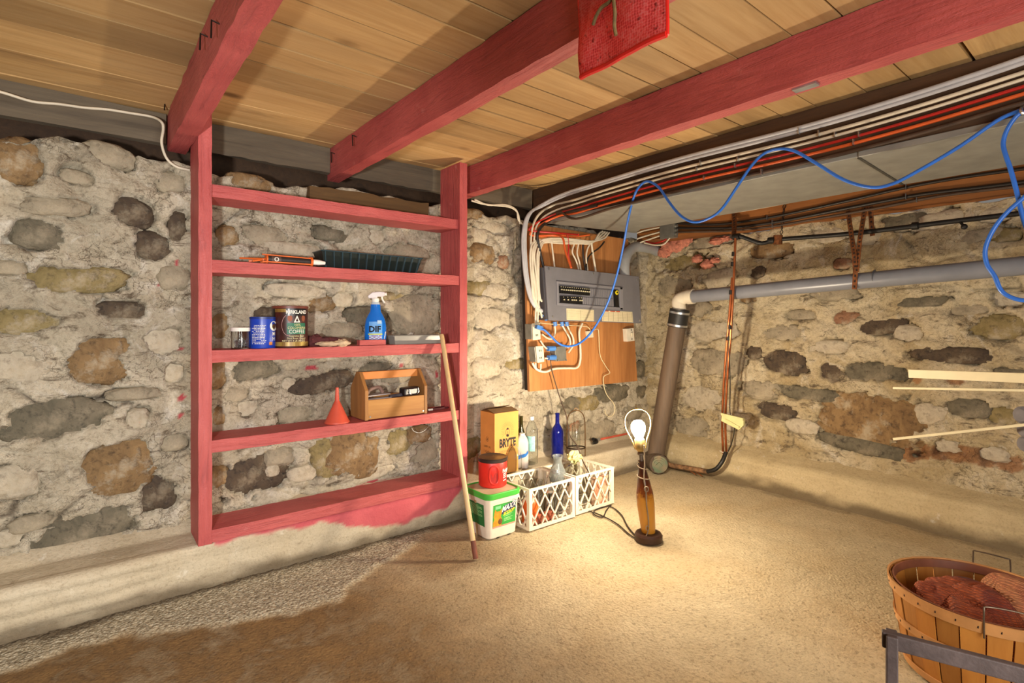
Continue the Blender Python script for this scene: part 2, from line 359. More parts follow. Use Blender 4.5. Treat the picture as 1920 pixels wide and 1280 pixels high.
def wall_field(a, z, stones, seed):
    """relief towards the room, crack mask"""
    wx = a+.09*fbm(a*3, z*3, 3, seed+1); wz = z+.06*fbm(a*3+9, z*3, 3, seed+2)
    f1, f2, cid = worley(wx/.34, wz/.19, seed+3); e = f2-f1
    bul = sstep(.02, .30, e)
    cov = sstep(-.25, .3, fbm(a*1.7, z*1.7, 3, seed+4))          # where mortar is smeared over everything
    d = .028*fbm(a*1.3, z*1.3, 3, seed+5)+(.022*(bul-.5)+.018*(cid-.5))*(1-.55*cov)+.016*fbm(a*8, z*11, 4, seed+6)+.008*fbm(a*28, z*34, 3, seed+7)
    crack = (1-sstep(.0, .06, e))*(1-cov)*sstep(-.1, .25, fbm(a*4, z*4, 2, seed+8))
    d = d-.014*crack; hole = np.zeros_like(a); n = .62*fbm(a*6, z*8.5, 4, seed+10)+.30*fbm(a*26, z*32, 3, seed+12)
    for (ca, cz, ra, rz, rot, k) in stones:
        m = (abs(a-ca) < ra*1.6+rz) & (abs(z-cz) < rz*1.8+.05)
        if not m.any(): continue
        c, s = math.cos(math.radians(rot)), math.sin(math.radians(rot))
        A = ((a[m]-ca)*c-(z[m]-cz)*s)/ra; B = ((a[m]-ca)*s+(z[m]-cz)*c)/rz
        r = (abs(A)**2.5+abs(B)**2.5)**.4+n[m]
        hole[m] = np.maximum(hole[m], sstep(1.06, .92, r))
    rim = hole*(1-hole)*4
    return d-.055*hole, np.clip(crack*.8+rim*.5, 0, 1)
def blobs(a, z, L, seed):
    p = np.zeros_like(a)
    for (ca, cz, ra, rz) in L:
        r = np.hypot((a-ca)/ra, (z-cz)/rz)+.5*fbm(a*22, z*22, 3, seed); p = np.maximum(p, sstep(1.05, .9, r))
    return p
def pix_blobs(L, plane):
    o = []
    for (px, py, hw, hh) in L:
        p = aty(px, py, YN) if plane == 'N' else atx(px, py, XE)
        q = aty(px+hw, py, YN) if plane == 'N' else atx(px+hw, py, XE)
        dep = p.x*SA+p.y*CA; o.append((p.x, p.z, abs(q.x-p.x), hh/1000*dep) if plane == 'N' else (-p.y, p.z, abs(q.y-p.y), hh/1000*dep))
    return o
def build_wall(name, plane, stones, a0, a1, z0, ztop, mt, seed, paint, rust):
    da = .0135
    av = np.concatenate([np.arange(a0[0], a0[1], .12), np.arange(a0[1], a1, da)]); zv = np.arange(z0, ztop+.001, da)
    A, Z = np.meshgrid(av, zv); D, crack = wall_field(A, Z, stones, seed)
    # uneven top edge: the top row is pulled down by a few centimetres
    top = .05*fbm(av*2.2, av*0+3, 3, seed+20)+.03*fbm(av*8, av*0, 2, seed+21)
    t = sstep(ztop-.25, ztop, Z); Zr = Z+t*top[None, :]
    # a ledge running back from the top edge
    nb = 4; led = [(Zr[-1]+.004*k, D[-1]-.11*k) for k in range(1, nb+1)]
    A = np.vstack([A]+[A[-1:]]*nb); Zr = np.vstack([Zr]+[l[0][None] for l in led]); D = np.vstack([D]+[l[1][None] for l in led]); crack = np.vstack([crack]+[crack[-1:]]*nb)
    P = np.stack([A, YN-D, Zr] if plane == 'N' else [XE-D, -A, Zr], -1).reshape(-1, 3)
    o = gridmesh(name, P, A.shape[1], A.shape[0], mt, dict(crack=crack, paint=blobs(A, Zr, paint, seed+30), rust=blobs(A, Zr, rust, seed+31)*.8))
    o['kind'] = 'structure'
    ico = bmesh.new(); bmesh.ops.create_icosphere(ico, subdivisions=4, radius=1); iv = [v.co.copy() for v in ico.verts]; fi = [[v.index for v in f.verts] for f in ico.faces]; ico.free()
    cc, _ = wall_field(np.array([s[0] for s in stones]), np.array([s[1] for s in stones]), [], seed)
    for i, (ca, cz, ra, rz, rot, k) in enumerate(stones):
        c, s = math.cos(math.radians(-rot)), math.sin(math.radians(-rot)); g = G(); vs = []; off = V((i*3.1+seed, i*1.7, 0))
        dp = min(.05, .4*min(ra, rz)+.02)
        for p in iv:
            q = V((math.copysign(abs(p.x)**.75, p.x), math.copysign(abs(p.y)**.6, p.y), math.copysign(abs(p.z)**.75, p.z)))
            nz = mnoise.fractal(q*1.6+off, 1., 2., 3)*.13+mnoise.fractal(q*5+off, 1., 2., 3)*.05
            q = q*(1+nz); x, z = q.x*ra*1.18, q.z*rz*1.18; y = q.y*dp
            vs.append((x*c-z*s, y, x*s+z*c) if plane == 'N' else (y, -(x*c-z*s), x*s+z*c))
        g.add(vs, fi)
        st = obj('stone', g, STONE[k], o, 180)
        pos = V((ca, YN-cc[i]+dp+.004, cz)) if plane == 'N' else V((XE-cc[i]+dp+.004, -ca, cz)); st.location = pos*U
    return o
WL = build_wall('wall_left', 'N', wall_local(SL, 'N'), (-1.7, -.45), 4.75, .24, 2.27, MORT_L, 11,
    pix_blobs([(336,700,5,5),(341,745,6,5),(337,778,6,6),(338,655,6,4),(557,783,8,5),(580,690,14,5),(747,685,4,4),(720,905,50,7),(332,500,1.5,16),(302,535,12,1.5),(400,1000,6,10),(690,865,3,14),(815,700,3,6)], 'N'), [])
WR = build_wall('wall_right', 'E', wall_local(SR, 'E'), (0, -3.5), -.35, .24, 2.22, MORT_R, 47, [],
    pix_blobs([(1800,850,100,18),(1900,870,30,16),(1720,700+10,10,8),(1700,850,40,12),(1790,715,20,6)], 'E'))
# cement kerbs at the foot of both walls
def cement_mat(name, tone):
    t = NT(name); co = t.coord(); a = t.noise(co, 4, 6, .65, .5); f = t.noise(co, 90, 4, .7); s = t.noise(t.coord((.25, .25, 6)), 7, 4)
    c1, c2, c3 = [srgb(q) for q in tone]
    c = t.mix(t.val(a, .35, .65), c1, c2); c = t.mix(t.ramp(s, [(.45, (0, 0, 0)), (.62, (.28, .28, .28))]), c, c3)
    c = t.mix(t.ramp(t.noise(co, 11, 6, .7), [(.62, (0, 0, 0)), (.74, (.7, .7, .7))]), c, srgb('#e2dccb'))
    c = t.mix(t.ramp(t.noise(co, 8, 5, .7, 1.), [(.64, (0, 0, 0)), (.75, (.6, .6, .6))]), c, srgb('#7d6a4c'))
    c = t.mix(1., c, t.ramp(f, [(.25, (.7, .68, .65)), (.5, (1, 1, 1))]), 'MULTIPLY')
    c = t.mix(t.attr('dirt'), c, srgb('#4f3f29')); c = t.mix(t.attr('paint'), c, t.mix(t.val(a, .3, .7), srgb('#b04850'), srgb('#cc6266')))
    return t.out(c, .88, t.bump(f, .5, .006, t.bump(t.noise(co, 20, 6, .65), .5, .012)))
KERB_L = cement_mat('kerb_cement', ['#b7a88c', '#cabda3', '#a3947a']); KERB_R = cement_mat('kerb_cement_warm', ['#b5a27c', '#c6b48d', '#a59471'])
def kerb(name, plane, prof, a0, a1, mt, seed):
    s = np.linspace(0, 1, 46); L = np.r_[0, np.cumsum(np.hypot(*np.diff(np.array(prof), axis=0).T))]; L /= L[-1]
    d = np.interp(s, L, [p[0] for p in prof]); z = np.interp(s, L, [p[1] for p in prof])
    av = np.arange(a0, a1, .014); A, D = np.meshgrid(av, d); _, Z = np.meshgrid(av, z); _, S = np.meshgrid(av, s)
    n = .012*fbm(A*2.2, S*3, 4, seed)+.005*fbm(A*11, S*9, 4, seed+1)
    D = D-n*sstep(0, .1, S)*(1-.6*(S > .55)); Z = Z+np.where(S > .5, n*.35-.004, 0)
    dirt = sstep(.10, .02, Z+.05*fbm(A*5, Z*9, 4, seed+2))*.8; paint = np.zeros_like(A)
    if plane == 'N':
        low = np.interp(A, [.45, .56, 1.15, 1.42, 1.6, 1.95, 2.08, 2.2], [.30, .225, .20, .10, .07, .09, .20, .30])
        paint = sstep(0, .02, Z-low+.035*fbm(A*9, Z*9, 4, seed+3))*(S < .75)
        rib = (A < .33)*sstep(.34, .28, A)*(S < .5)*.006*np.sin(Z*95); D = D-rib
    P = np.stack([A, D, Z] if plane == 'N' else [D, -A, Z], -1).reshape(-1, 3)
    o = gridmesh(name, P, len(av), len(s), mt, dict(dirt=dirt, paint=paint)); o['kind'] = 'structure'; return o
kerb('baseboard_left', 'N', [(3.17, -.02), (3.155, .10), (3.145, .232), (3.16, .248), (3.30, .250), (3.385, .252), (3.45, .30), (3.52, .33)], -1.7, 4.75, KERB_L, 71)
kerb('baseboard_right', 'E', [(4.42, -.02), (4.445, .08), (4.50, .215), (4.525, .235), (4.60, .27), (4.70, .32)], -3.5, 1.7, KERB_R, 83)
# floor
t = NT('cellar_concrete'); co = t.coord(); a = t.noise(co, 1.6, 5, .6, .4); b = t.noise(co, 6, 6, .68, .5); f = t.noise(co, 75, 5, .75); p = t.noise(co, 190, 3, .6)
c = t.mix(t.val(b, .3, .7), srgb('#bba986'), srgb('#d2c09c')); c = t.mix(t.ramp(a, [(.45, (0, 0, 0)), (.65, (.6, .6, .6))]), c, srgb('#bba277'))
damp_shade = t.math('MULTIPLY', t.attr('damp_shade'), t.val(b, .05, .50))
c = t.mix(damp_shade, c, t.mix(t.val(b, .35, .65), srgb('#604625'), srgb('#856539')))
c = t.mix(t.attr('gravel'), c, t.mix(t.val(t.noise(co, 70, 4, .75), .38, .60), srgb('#766b56'), srgb('#cdc3ab')))
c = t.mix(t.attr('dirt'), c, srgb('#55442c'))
c = t.mix(1., c, t.ramp(f, [(.28, (.55, .53, .5)), (.48, (1, 1, 1)), (.8, (1.12, 1.12, 1.12))]), 'MULTIPLY')
vg = t.n.new('ShaderNodeTexVoronoi'); vg.inputs['Scale'].default_value = 85; t.link(co, vg.inputs['Vector'])
pit = t.ramp(t.noise(co, 48, 4, .75), [(.30, (0, 0, 0)), (.42, (1, 1, 1))]); c = t.mix(1., c, t.mix(pit, (.62, .58, .52), (1., 1., 1.)), 'MULTIPLY')
gr_ = t.math('MULTIPLY', t.math('SUBTRACT', 1., vg.outputs['Distance']), t.math('ADD', t.attr('gravel'), .25))
FLOOR = t.out(c, .85, t.bump(gr_, .9, .012, t.bump(pit, .5, .006, t.bump(f, .8, .010, t.bump(p, .4, .004)))))
xs = np.concatenate([np.arange(-1.7, -.75, .1), np.arange(-.75, 4.6, .015)]); ys = np.concatenate([np.arange(-1.7, .3, .1), np.arange(.3, 3.25, .015)])
X, Y = np.meshgrid(xs, ys); n1 = fbm(X*2, Y*2, 3, 5)
gb = np.interp(X, [-2, -.3, .2, .68, 1.02, 1.3, 1.95], [2.97, 2.95, 2.92, 2.72, 2.66, 2.84, 3.2])
grav = sstep(-.02, .05, Y-gb+.07*fbm(X*6, Y*6, 4, 6))*sstep(2.0, 1.8, X)
damp_shade = sstep(2.15, .75, X+.40*fbm(X*1.2, Y*1.2, 4, 8)+.15*fbm(X*5, Y*5, 3, 18)+.15*np.clip(Y-1.6, -1, 2))*(1-grav)  # brown mask: damp stain plus painted light falloff away from the lamp
damp_shade = np.maximum(damp_shade, .75*sstep(.5, .1, abs(Y-2.75)+.2*fbm(X*3, Y*3, 3, 12))*sstep(2.4, 1.8, X)*sstep(1.2, 1.6, X))
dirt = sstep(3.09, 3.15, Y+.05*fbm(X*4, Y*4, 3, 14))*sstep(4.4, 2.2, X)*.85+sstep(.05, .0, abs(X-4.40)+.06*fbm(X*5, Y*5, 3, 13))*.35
Z = .006*n1+.002*fbm(X*18, Y*18, 4, 7)+grav*(.012+.006*fbm(X*30, Y*30, 3, 9))+sstep(2.95, 3.2, Y)*.01-.006
o = gridmesh('floor', np.stack([X, Y, Z], -1).reshape(-1, 3), len(xs), len(ys), FLOOR, dict(gravel=grav*.8, damp_shade=damp_shade, dirt=dirt)); o['kind'] = 'structure'
# walls behind the camera
tag(obj('wall_back', G().box((-1.8, -1.82, -.02), (4.75, -1.7, 2.6)), MORT_L), kind='structure')
tag(obj('wall_near', G().box((-1.82, -1.7, -.02), (-1.7, 3.6, 2.6)), MORT_L), kind='structure')
# ceiling boards
PLANK = woodmat('board_pine', 'x', '#cba267', '#e2bd84', '#71522e', 34, .7, .3, True, 2.2)
DARKW = woodmat('dark_timber', 'y', '#4a3320', '#5f4329', '#241910', 40, .8, .5)
GREYW = woodmat('grey_timber', 'x', '#62584a', '#776b57', '#352c21', 40, .8, .5)
ce = obj('ceiling', G().box((-1.8, -1.8, 2.59), (4.9, 4.1, 2.63)), DARKW); ce['kind'] = 'structure'
eds = [3.95, 3.62, 3.42, 3.10, 2.81, 2.55, 2.36, 2.17, 1.97, 1.77, 1.597, 1.37, 1.196, .964, .785, .55, .30, .02, -.3, -.62, -.95, -1.3, -1.7]
rnd = random.Random(3)
for i in range(len(eds)-1):
    gp = rnd.choice([.004, .006, .012, .016]); zz = 2.556+rnd.uniform(-.003, .004)
    k = obj('plank', G().beam('x', (-1.75, eds[i+1]+gp/2, zz), (4.8, eds[i]-gp/2, 2.592), 30, .0012, i), PLANK, ce, 20)
# joists
def joist(x0, x1, y1, z0, label, m, seed, cat='beam'):
    return solo('ceiling_joist', G().beam('y', (x0, -1.69, z0), (x1, y1, 2.553), 60, .0028, seed), m, label, cat, None, 25)
RX, RY, RZ = paintmat('x'), paintmat('y'), paintmat('z')
J1 = joist(.376, .466, 3.52, 2.352, 'red painted ceiling joist resting against the taller post of the red shelf unit', RY, 1)
J2 = joist(1.29, 1.368, 3.56, 2.350, 'red painted ceiling joist with the red mesh bag hanging on it', RY, 2)
J3 = joist(2.235, 2.322, 3.60, 2.350, 'red painted ceiling joist running between the mesh bag and the cable bundle', RY, 3)
J4 = joist(3.07, 3.16, 3.50, 2.268, 'dark unpainted joist carrying the stapled cable bundle', DARKW, 4)
NAIL = mat('rusty_nail', '#2c201a', .6, .6)
for J, L in ((J1, [(412,48,.376),(390,72,.376),(320,190,.376),(306,220,.376)]), (J2, [(668,258,1.289),(628,290,1.289)])):
    for (px, py, x) in L:
        p = atx(px, py, x); sub(J, 'nail', G().tube([p+V((.03, 0, 0)), p+V((-.025, .0, .01)), p+V((-.03, -.02, -.06))], .0035, 6), NAIL)
p = atx(1508, 168, 2.27); p.z = 2.35; sub(J3, 'hook_plate', G().box(p+V((-.02, -.05, -.008)), p+V((.02, .04, .002))), mat('galvanised', '#b9bfc4', .35, .8))
# rim boards, wall plates and sill
RIMX = [(-1.7, .37), (.475, 1.285), (1.375, 2.23), (2.33, 3.06)]
for a, b in RIMX:
    o = obj('trim_1' if a < 0 else 'trim_%d' % (RIMX.index((a, b))+1), G().beam('x', (a, 3.50, 2.385), (b, 3.54, 2.553), 12, .004, 5), GREYW); o['kind'] = 'structure'
o = obj('trim_5', G().box((-1.7, 3.9, 2.2), (4.8, 3.95, 2.59)), DARKW); o['kind'] = 'structure'
g = G().beam('x', (1.12, 3.40, 2.165), (1.97, 3.50, 2.262), 14, .006, 9)
solo('wall_timber', g, woodmat('brown_timber', 'x', '#5d4426', '#71552f', '#2e2113', 40, .85, .5), 'rough brown timber bedded in the wall top behind the uppermost shelf', 'timber')
SILLW = woodmat('sill_timber', 'y', '#8a5526', '#a8692f', '#3f2713', 46, .75, .4)
SILL = solo('sill_beam', G().beam('y', (4.33, -1.69, 2.205), (4.66, 3.36, 2.553), 40, .004, 12), SILLW, 'orange brown sill beam lying on top of the pipe wall', 'beam')
# red built-in shelf unit
SH = thing('shelf_unit', 'red painted wooden shelf unit fixed against the stone wall', 'shelves', (.468, 3.13, .25))
B = V((.468, 3.13, .25))
def part(root, base, name, g, m, **k): return obj(name, g.xf(Matrix.Translation(-V(base))), m, root, **k)
part(SH, B, 'post', G().beam('z', (.470, 3.13, .252), (.531, 3.378, 2.553), 40, .0016, 21), RZ, smooth=25)
part(SH, B, 'post', G().beam('z', (2.063, 3.13, .252), (2.126, 3.385, 2.52), 40, .0016, 22), RZ, smooth=25)
SHELF_TOP = [2.120, 1.724, 1.254, .785, .319]
for i, zt in enumerate(SHELF_TOP):
    part(SH, B, 'shelf', G().beam('x', (.531, 3.136 if i else 3.15, zt-.064), (2.063, 3.378, zt), 36, .0014, 30+i), RX, smooth=25)
# ------------------------------------------------------------------ duct, pipes, electrical
GALV = mat('galvanised_sheet', '#8f8e86', .5, .15, .10, 9, bump=.15, bscale=120)
GALV2 = mat('galvanised_box', '#8b8b84', .4, .5, .12, 20)
STEEL = mat('bright_steel', '#c9ccce', .3, .9, .05)
def sheet(poly, z0, z1): return G().prism(poly, lambda a, b, d: V((a, b, z0+d)), z1-z0)
s0 = atz(1597, 287, 2.236); s1 = atz(1676, 336, 2.236)
e0 = atz(1012, 417, 2.236); e1 = atz(1192, 437, 2.236)
DU = thing('metal_duct', 'flat grey sheet metal duct under the joists above the breaker panel', 'duct', (3.45, 1.5, 2.236)); DB = (3.45, 1.5, 2.236)
XL, XR = 3.06, 3.86
part(DU, DB, 'duct_section', sheet([(XL, 3.33), (e1.x, e1.y), (XR+.06, 3.0), (XR, s1.y), (XL, s0.y)], 2.236, 2.264), GALV, bevel=.004)
part(DU, DB, 'duct_section', sheet([(XL-.01, s0.y), (XR+.01, s1.y), (XR+.01, -1.65), (XL-.01, -1.65)], 2.232, 2.264), GALV, bevel=.004)
part(DU, DB, 'seam', G().bar((XL, s0.y, 2.231), (XR, s1.y, 2.231), .014, .004), mat('duct_seam', '#4b4b46', .5, .3))
# --- plumbing
PVC = mat('grey_pipe', '#7d8088', .32, 0, .06, 10); PVCL = mat('pale_conduit', '#9b9ea0', .35, 0, .06)
WHITE = mat('white_fitting', '#dcd3bf', .35, 0, .06); IRON = woodmat('rusty_iron', 'z', '#56473a', '#6c5a49', '#32271d', 30, .7, .3); RUB = mat('black_rubber', '#1d1c1b', .5, 0, .1)
COP = mat('copper', '#a8623a', .38, .75, .3, 30, (1, 1, .3)); BLKP = mat('black_iron', '#211f1d', .5, .3, .2, 30, bump=.3)
RUST = mat('rusty_strap', '#7d4a25', .75, .4, .35, 40, bump=.3)
pa = atx(1296, 556, 4.25); pb = atx(1640, 522, 4.25); pc = atx(1980, 492, 4.25)
dp = solo('drain_pipe', G().tube([pa, pa.lerp(pc, .5), pc], .056, 24), PVC, 'long grey plastic drain pipe running along the stone wall', 'pipe')
sub(dp, 'pipe_coupling', G().tube([pb, pb.lerp(pc, .006)], .0585, 24), mat('pipe_joint', '#55585f', .4))
ct = atx(1276, 572, 4.24); cb = V((4.21, 3.06, .10)); ax = (cb-ct).normalized()
fit = thing('pipe_elbow', 'white elbow fitting between the grey drain pipe and the iron stack', 'pipe fitting', ct); 
part(fit, ct, 'elbow', G().tube([pa+(pc-pa).normalized()*.02, pa, pa+(pa-pc).normalized()*.06, ct+V((0, .02, .04)), ct+ax*.05], .060, 20, 5), WHITE)
part(fit, ct, 'collar', G().tube([pa+(pc-pa).normalized()*.025, pa-(pc-pa).normalized()*.035], .066, 24), WHITE)
st = thing('waste_stack', 'rusty brown iron waste pipe slanting down to the floor behind the lamp', 'pipe', cb); c0 = ct+ax*.05
part(st, cb, 'pipe', G().tube([c0+ax*.10, c0.lerp(cb, .5), cb], .078, 24), IRON)
part(st, cb, 'rubber_coupling', G().tube([c0-ax*.01, c0+ax*.15], .087, 24), RUB)
for q in (.01, .125): part(st, cb, 'hose_clamp', G().tube([c0+ax*q, c0+ax*(q+.018)], .0905, 24), STEEL)
part(st, cb, 'hub', G().tube([cb-ax*.05, cb+ax*.02], .10, 24), IRON)
cl = atz(1233, 872, .115); cl = V((4.16, 2.985, .10)); fd = (V((0, 0, .1))-V((cl.x-.6, cl.y, .1))).normalized()
part(st, cb, 'cleanout_body', G().tube([cl+V((.03, .07, 0)), cl+fd*.05], .088, 24), IRON)
part(st, cb, 'cleanout_plug', G().tube([cl+fd*.05, cl+fd*.075], .062, 24).tube([cl+fd*.07, cl+fd*.10], .03, 4).tube([cl+fd*.05, cl+fd*.062], .078, 24).tube([cl+fd*.07, cl+fd*.083], .046, 20), mat('verdigris_brass', '#8a7a60', .6, .3, .3, 18, col2='#5f7058'), label='greenish brass plug')
rp = [V((4.20, 2.98, .10)), atx(1262, 873, 4.30), atx(1295, 878, 4.30), atx(1328, 884, 4.32)]
o = solo('rusty_floor_pipe', G().tube(rp, .022, 12, 3), mat('flaky_rust', '#7b5a3c', .85, 0, .5, 30, bump=.8), 'short rusty wrapped pipe lying on the kerb beside the iron stack', 'pipe')
sub(o, 'hose', G().tube([atx(1326, 884, 4.30), atx(1342, 879, 4.31), atx(1354, 865, 4.34), atx(1361, 848, 4.39)], .018, 10, 5), BLKP)
for a in ((1300, 890), (1312, 893)): sub(o, 'bracket', G().tube([atx(a[0]-6, a[1]-8, 4.31), atx(a[0]+5, a[1], 4.30)], .006, 6), RUST)
cx_ = lambda b: float(np.interp(b, [440, 600, 780, 855], [4.15, 4.17, 4.34, 4.42]))
c1 = [(1373, 520), (1370, 560), (1366, 610), (1360, 680), (1356, 740), (1354, 800), (1356, 850)]
c2 = [(1379, 446), (1376, 520), (1373, 580), (1369, 640), (1363, 720), (1360, 790), (1362, 852)]
g1 = solo('copper_pipe', G().tube([atx(a, b, cx_(b)) for a, b in c1], .010, 10, 4), COP, 'copper pipe on the stone wall, the one whose top end is lower', 'pipe')
g2 = solo('copper_pipe', G().tube([atx(a, b, cx_(b)) for a, b in c2], .010, 10, 4), COP, 'copper pipe on the stone wall that climbs to the black iron pipe', 'pipe')
for (a, b) in ((1376, 476), (1374, 495), (1371, 548), (1369, 613), (1366, 634)):
    sub(g2, 'tape_wrap', G().tube([atx(a, b-4, cx_(b)), atx(a-.5, b+4, cx_(b))], .016, 10), BLKP)
w = solo('ground_wire', G().tube([atx(a, b, x) for a, b, x in ((1367, 640, 4.20), (1369, 720, 4.27), (1369, 775, 4.32), (1377, 800, 4.36), (1372, 830, 4.40), (1362, 852, 4.40))], .004, 6, 5), BLKP, 'thin black wire running beside the copper pipes to the kerb', 'wire')
o = solo('wire_tie', G().tube([atx(1350, 845, 4.42), atx(1357, 848, 4.40), atx(1366, 846, 4.42)], .006, 6, 3), WHITE, 'white plastic tie round the foot of the copper pipes', 'cable tie')
ip = [(1378, 444), (1388, 443), (1405, 449), (1428, 456), (1448, 451), (1480, 447), (1560, 441), (1640, 433), (1760, 418), (1920, 399), (1990, 390)]
ix_ = lambda a: float(np.interp(a, [1378, 1470, 1990], [4.16, 4.30, 4.40]))
ir = solo('iron_pipe', G().tube([atx(a, b, ix_(a)) for a, b in ip], .0165, 12, 3), BLKP, 'thin black iron pipe along the wall above the grey drain pipe', 'pipe')
for a, b in ((1381, 444), (1447, 451), (1716, 424)): sub(ir, 'fitting', G().tube([atx(a-6, b, ix_(a)), atx(a+6, b-1, ix_(a))], .026, 12), BLKP)
sub(ir, 'tap_handle', G().tube([atx(1800, 415, 4.36), atx(1806, 423, 4.34)], .008, 8).sphere(atx(1808, 425, 4.34), .018), BLKP)
def strap(name, pts, wd, label, m=RUST, group=None):
    g = G()
    for a, b in zip(pts, pts[1:]): g.bar(a, b, wd, .004, (1, 0, 0))
    o = solo(name, g, m, label, 'hanger', group); h = G(); pts = [p for p in pts]
    for a, b in zip(pts, pts[1:]):
        n = int((b-a).length/.028)
        for i in range(n): h.bar(a.lerp(b, (i+.3)/n)+V((-.003, 0, 0)), a.lerp(b, (i+.7)/n)+V((-.003, 0, 0)), wd*.35, .003, (1, 0, 0))
    if h.v: sub(o, 'punched_holes', h, mat('strap_hole', '#2a1c12', .9))
    return o
strap('strap_hanger', [atx(1590, 396, 4.325), atx(1602, 478, 4.19), atx(1604, 512, 4.185), atx(1602, 542, 4.20)], .030, 'rusty perforated strap looped under the grey drain pipe')
strap('strap_hanger', [atx(1622, 388, 4.325), atx(1612, 450, 4.22), atx(1606, 510, 4.18)], .030, 'rusty perforated strap slanting down to the loop of the drain pipe hanger')
strap('strap_hanger', [atx(1632, 386, 4.325), atx(1634, 420, 4.328), atx(1636, 442, 4.335)], .030, 'dark strap holding the black iron pipe next to the rusty strap loop')
strap('strap_hanger', [atx(1376, 397, 4.322), atx(1377, 420, 4.25), atx(1376, 446, 4.15)], .042, 'wide rusty strap above the copper pipes')
ch = G()
for i in range(10):
    p = atx(1472-i*.9, 375+i*8, 4.322-.003*i); q = atx(1471-i*.9, 383+i*8, 4.322-.003*i)
    d = V((0, .012, 0)) if i % 2 else V((.012, 0, 0)); ch.tube([p, p.lerp(q, .5)+d, q, p.lerp(q, .5)-d], .003, 5, 2, True)
cho = solo('chain_hanger', ch, BLKP, 'rusty chain with a clamp holding the black iron pipe', 'hanger')
sub(cho, 'clamp', G().tube([atx(1459, 441, 4.28), atx(1458, 458, 4.28)], .034, 10), RUST)
# yellow plastic piece on the copper pipes
YEL = mat('yellow_plastic', '#d2cc92', .5, 0, .08)
yp = [atx(1353, 776, 4.31), atx(1394, 786, 4.30), atx(1394, 797, 4.29), atx(1385, 806, 4.29), atx(1352, 789, 4.31)]
ty = G().add(yp+[p+V((.03, .0, 0)) for p in yp], [(0, 1, 2, 3, 4), (9, 8, 7, 6, 5)]+[(i, i+5, (i+1) % 5+5, (i+1) % 5) for i in range(5)])
yo = solo('yellow_bracket', ty, YEL, 'pale yellow plastic bracket clipped across the copper pipes', 'bracket', smooth=0, bevel=.003)
sub(yo, 'ridge', G().bar(atx(1353, 776, 4.30), atx(1394, 786, 4.29), .02, .02).bar(atx(1360, 786, 4.305), atx(1386, 801, 4.285), .012, .014), YEL)
# pink foam in the joints by the corner
FOAM = mat('pink_foam', '#c9816a', .95, 0, .25, 40, bump=.9)
for i, (a, b, hw, hh) in enumerate([(1262, 462, 22, 12), (1283, 452, 14, 10), (1246, 472, 14, 10), (1345, 452, 16, 6), (1360, 448, 10, 5), (1307, 486, 9, 7), (1326, 496, 12, 8), (1340, 488, 9, 5)]):
    c = atx(a, b, 4.585); g = G().sphere((0, 0, 0), 1, 14, 10); rx = abs(atx(a+hw, b, 4.585).y-c.y); rz = hh*.0052
    g.v = [V((p.x*.035, p.y*rx, p.z*rz))*(1+.45*mnoise.fractal(p*2.5+V((i, 0, 0)), 1, 2, 3)) for p in g.v]
    o = obj('foam_patch', g, FOAM, WR, 60); o.location = c*U
# --- breaker panel on its board
def quad(c, y): P = [aty(a, b, y) for a, b in c]; return lambda s, t, d=0: (P[0]*(1-s)*(1-t)+P[1]*s*(1-t)+P[2]*s*t+P[3]*(1-s)*t)+V((0, d, 0))
def qbox(f, s0, s1, t0, t1, y0, y1, g=None):
    g = g or G(); vs = [f(s, t, d) for d in (y0, y1) for s, t in ((s0, t0), (s1, t0), (s1, t1), (s0, t1))]
    return g.add(vs, [(0, 1, 2, 3), (7, 6, 5, 4)]+[(i, i+4, (i+1) % 4+4, (i+1) % 4) for i in range(4)])
YB = 3.33
OAKP = woodmat('board_oak_ply', 'z', '#ab6e3a', '#c68c54', '#6e421f', 44, .55, .35)
bd = quad([(984, 417), (1178, 449), (1195, 714), (993, 734)], YB)
BO = thing('plywood_board', 'orange brown plywood board fixed to the wall behind the breaker panel', 'board', aty(1090, 725, YB)); bb = aty(1090, 725, YB)
part(BO, bb, 'board', qbox(bd, 0, 1, 0, 1, 0, .025), OAKP, smooth=0)
part(BO, bb, 'batten', qbox(bd, .004, .05, .005, .995, .025, .068), mat('dark_batten', '#241a13', .8), smooth=0)  # near-black battens behind the side edges of the board
part(BO, bb, 'batten', qbox(bd, .95, .996, .005, .995, .025, .068), mat('dark_batten', '#241a13', .8), smooth=0)
PG = mat('panel_grey', '#77767b', .45, .1, .05, 12); PD = mat('panel_grey_dark', '#4b4a50', .5, .1, .05); BKP = mat('black_breaker', '#121212', .4, 0, .1)
YP = 3.20; bp = aty(1115, 603, YP)
PN = thing('breaker_panel', 'wide grey electrical breaker panel mounted sideways on the plywood board', 'electrical panel', bp)
pf = quad([(1022, 498), (1198, 518), (1203, 606), (1029, 600.5)], YP)
part(PN, bp, 'cover', qbox(pf, 0, 1, 0, 1, 0, .018), PG, smooth=0, bevel=.004)
part(PN, bp, 'box', qbox(pf, -.012, .985, .03, .985, .02, .128), PD, smooth=0)
fr = quad([(1044, 529), (1165.6, 540.7), (1166, 578.5), (1044.7, 569.4)], YP)
g = G(); 
for s in ((0, 1, -.05, .06), (0, 1, .95, 1.06), (-.012, .012, -.05, 1.06), (.955, 1.01, -.05, 1.06)): qbox(fr, *s, -.012, 0, g)
part(PN, bp, 'door_frame', g, mat('panel_rim', '#8b8a90', .35, .2, .05), smooth=0, bevel=.003)
LT = mat('breaker_toggle', '#cfc7a5', .5)
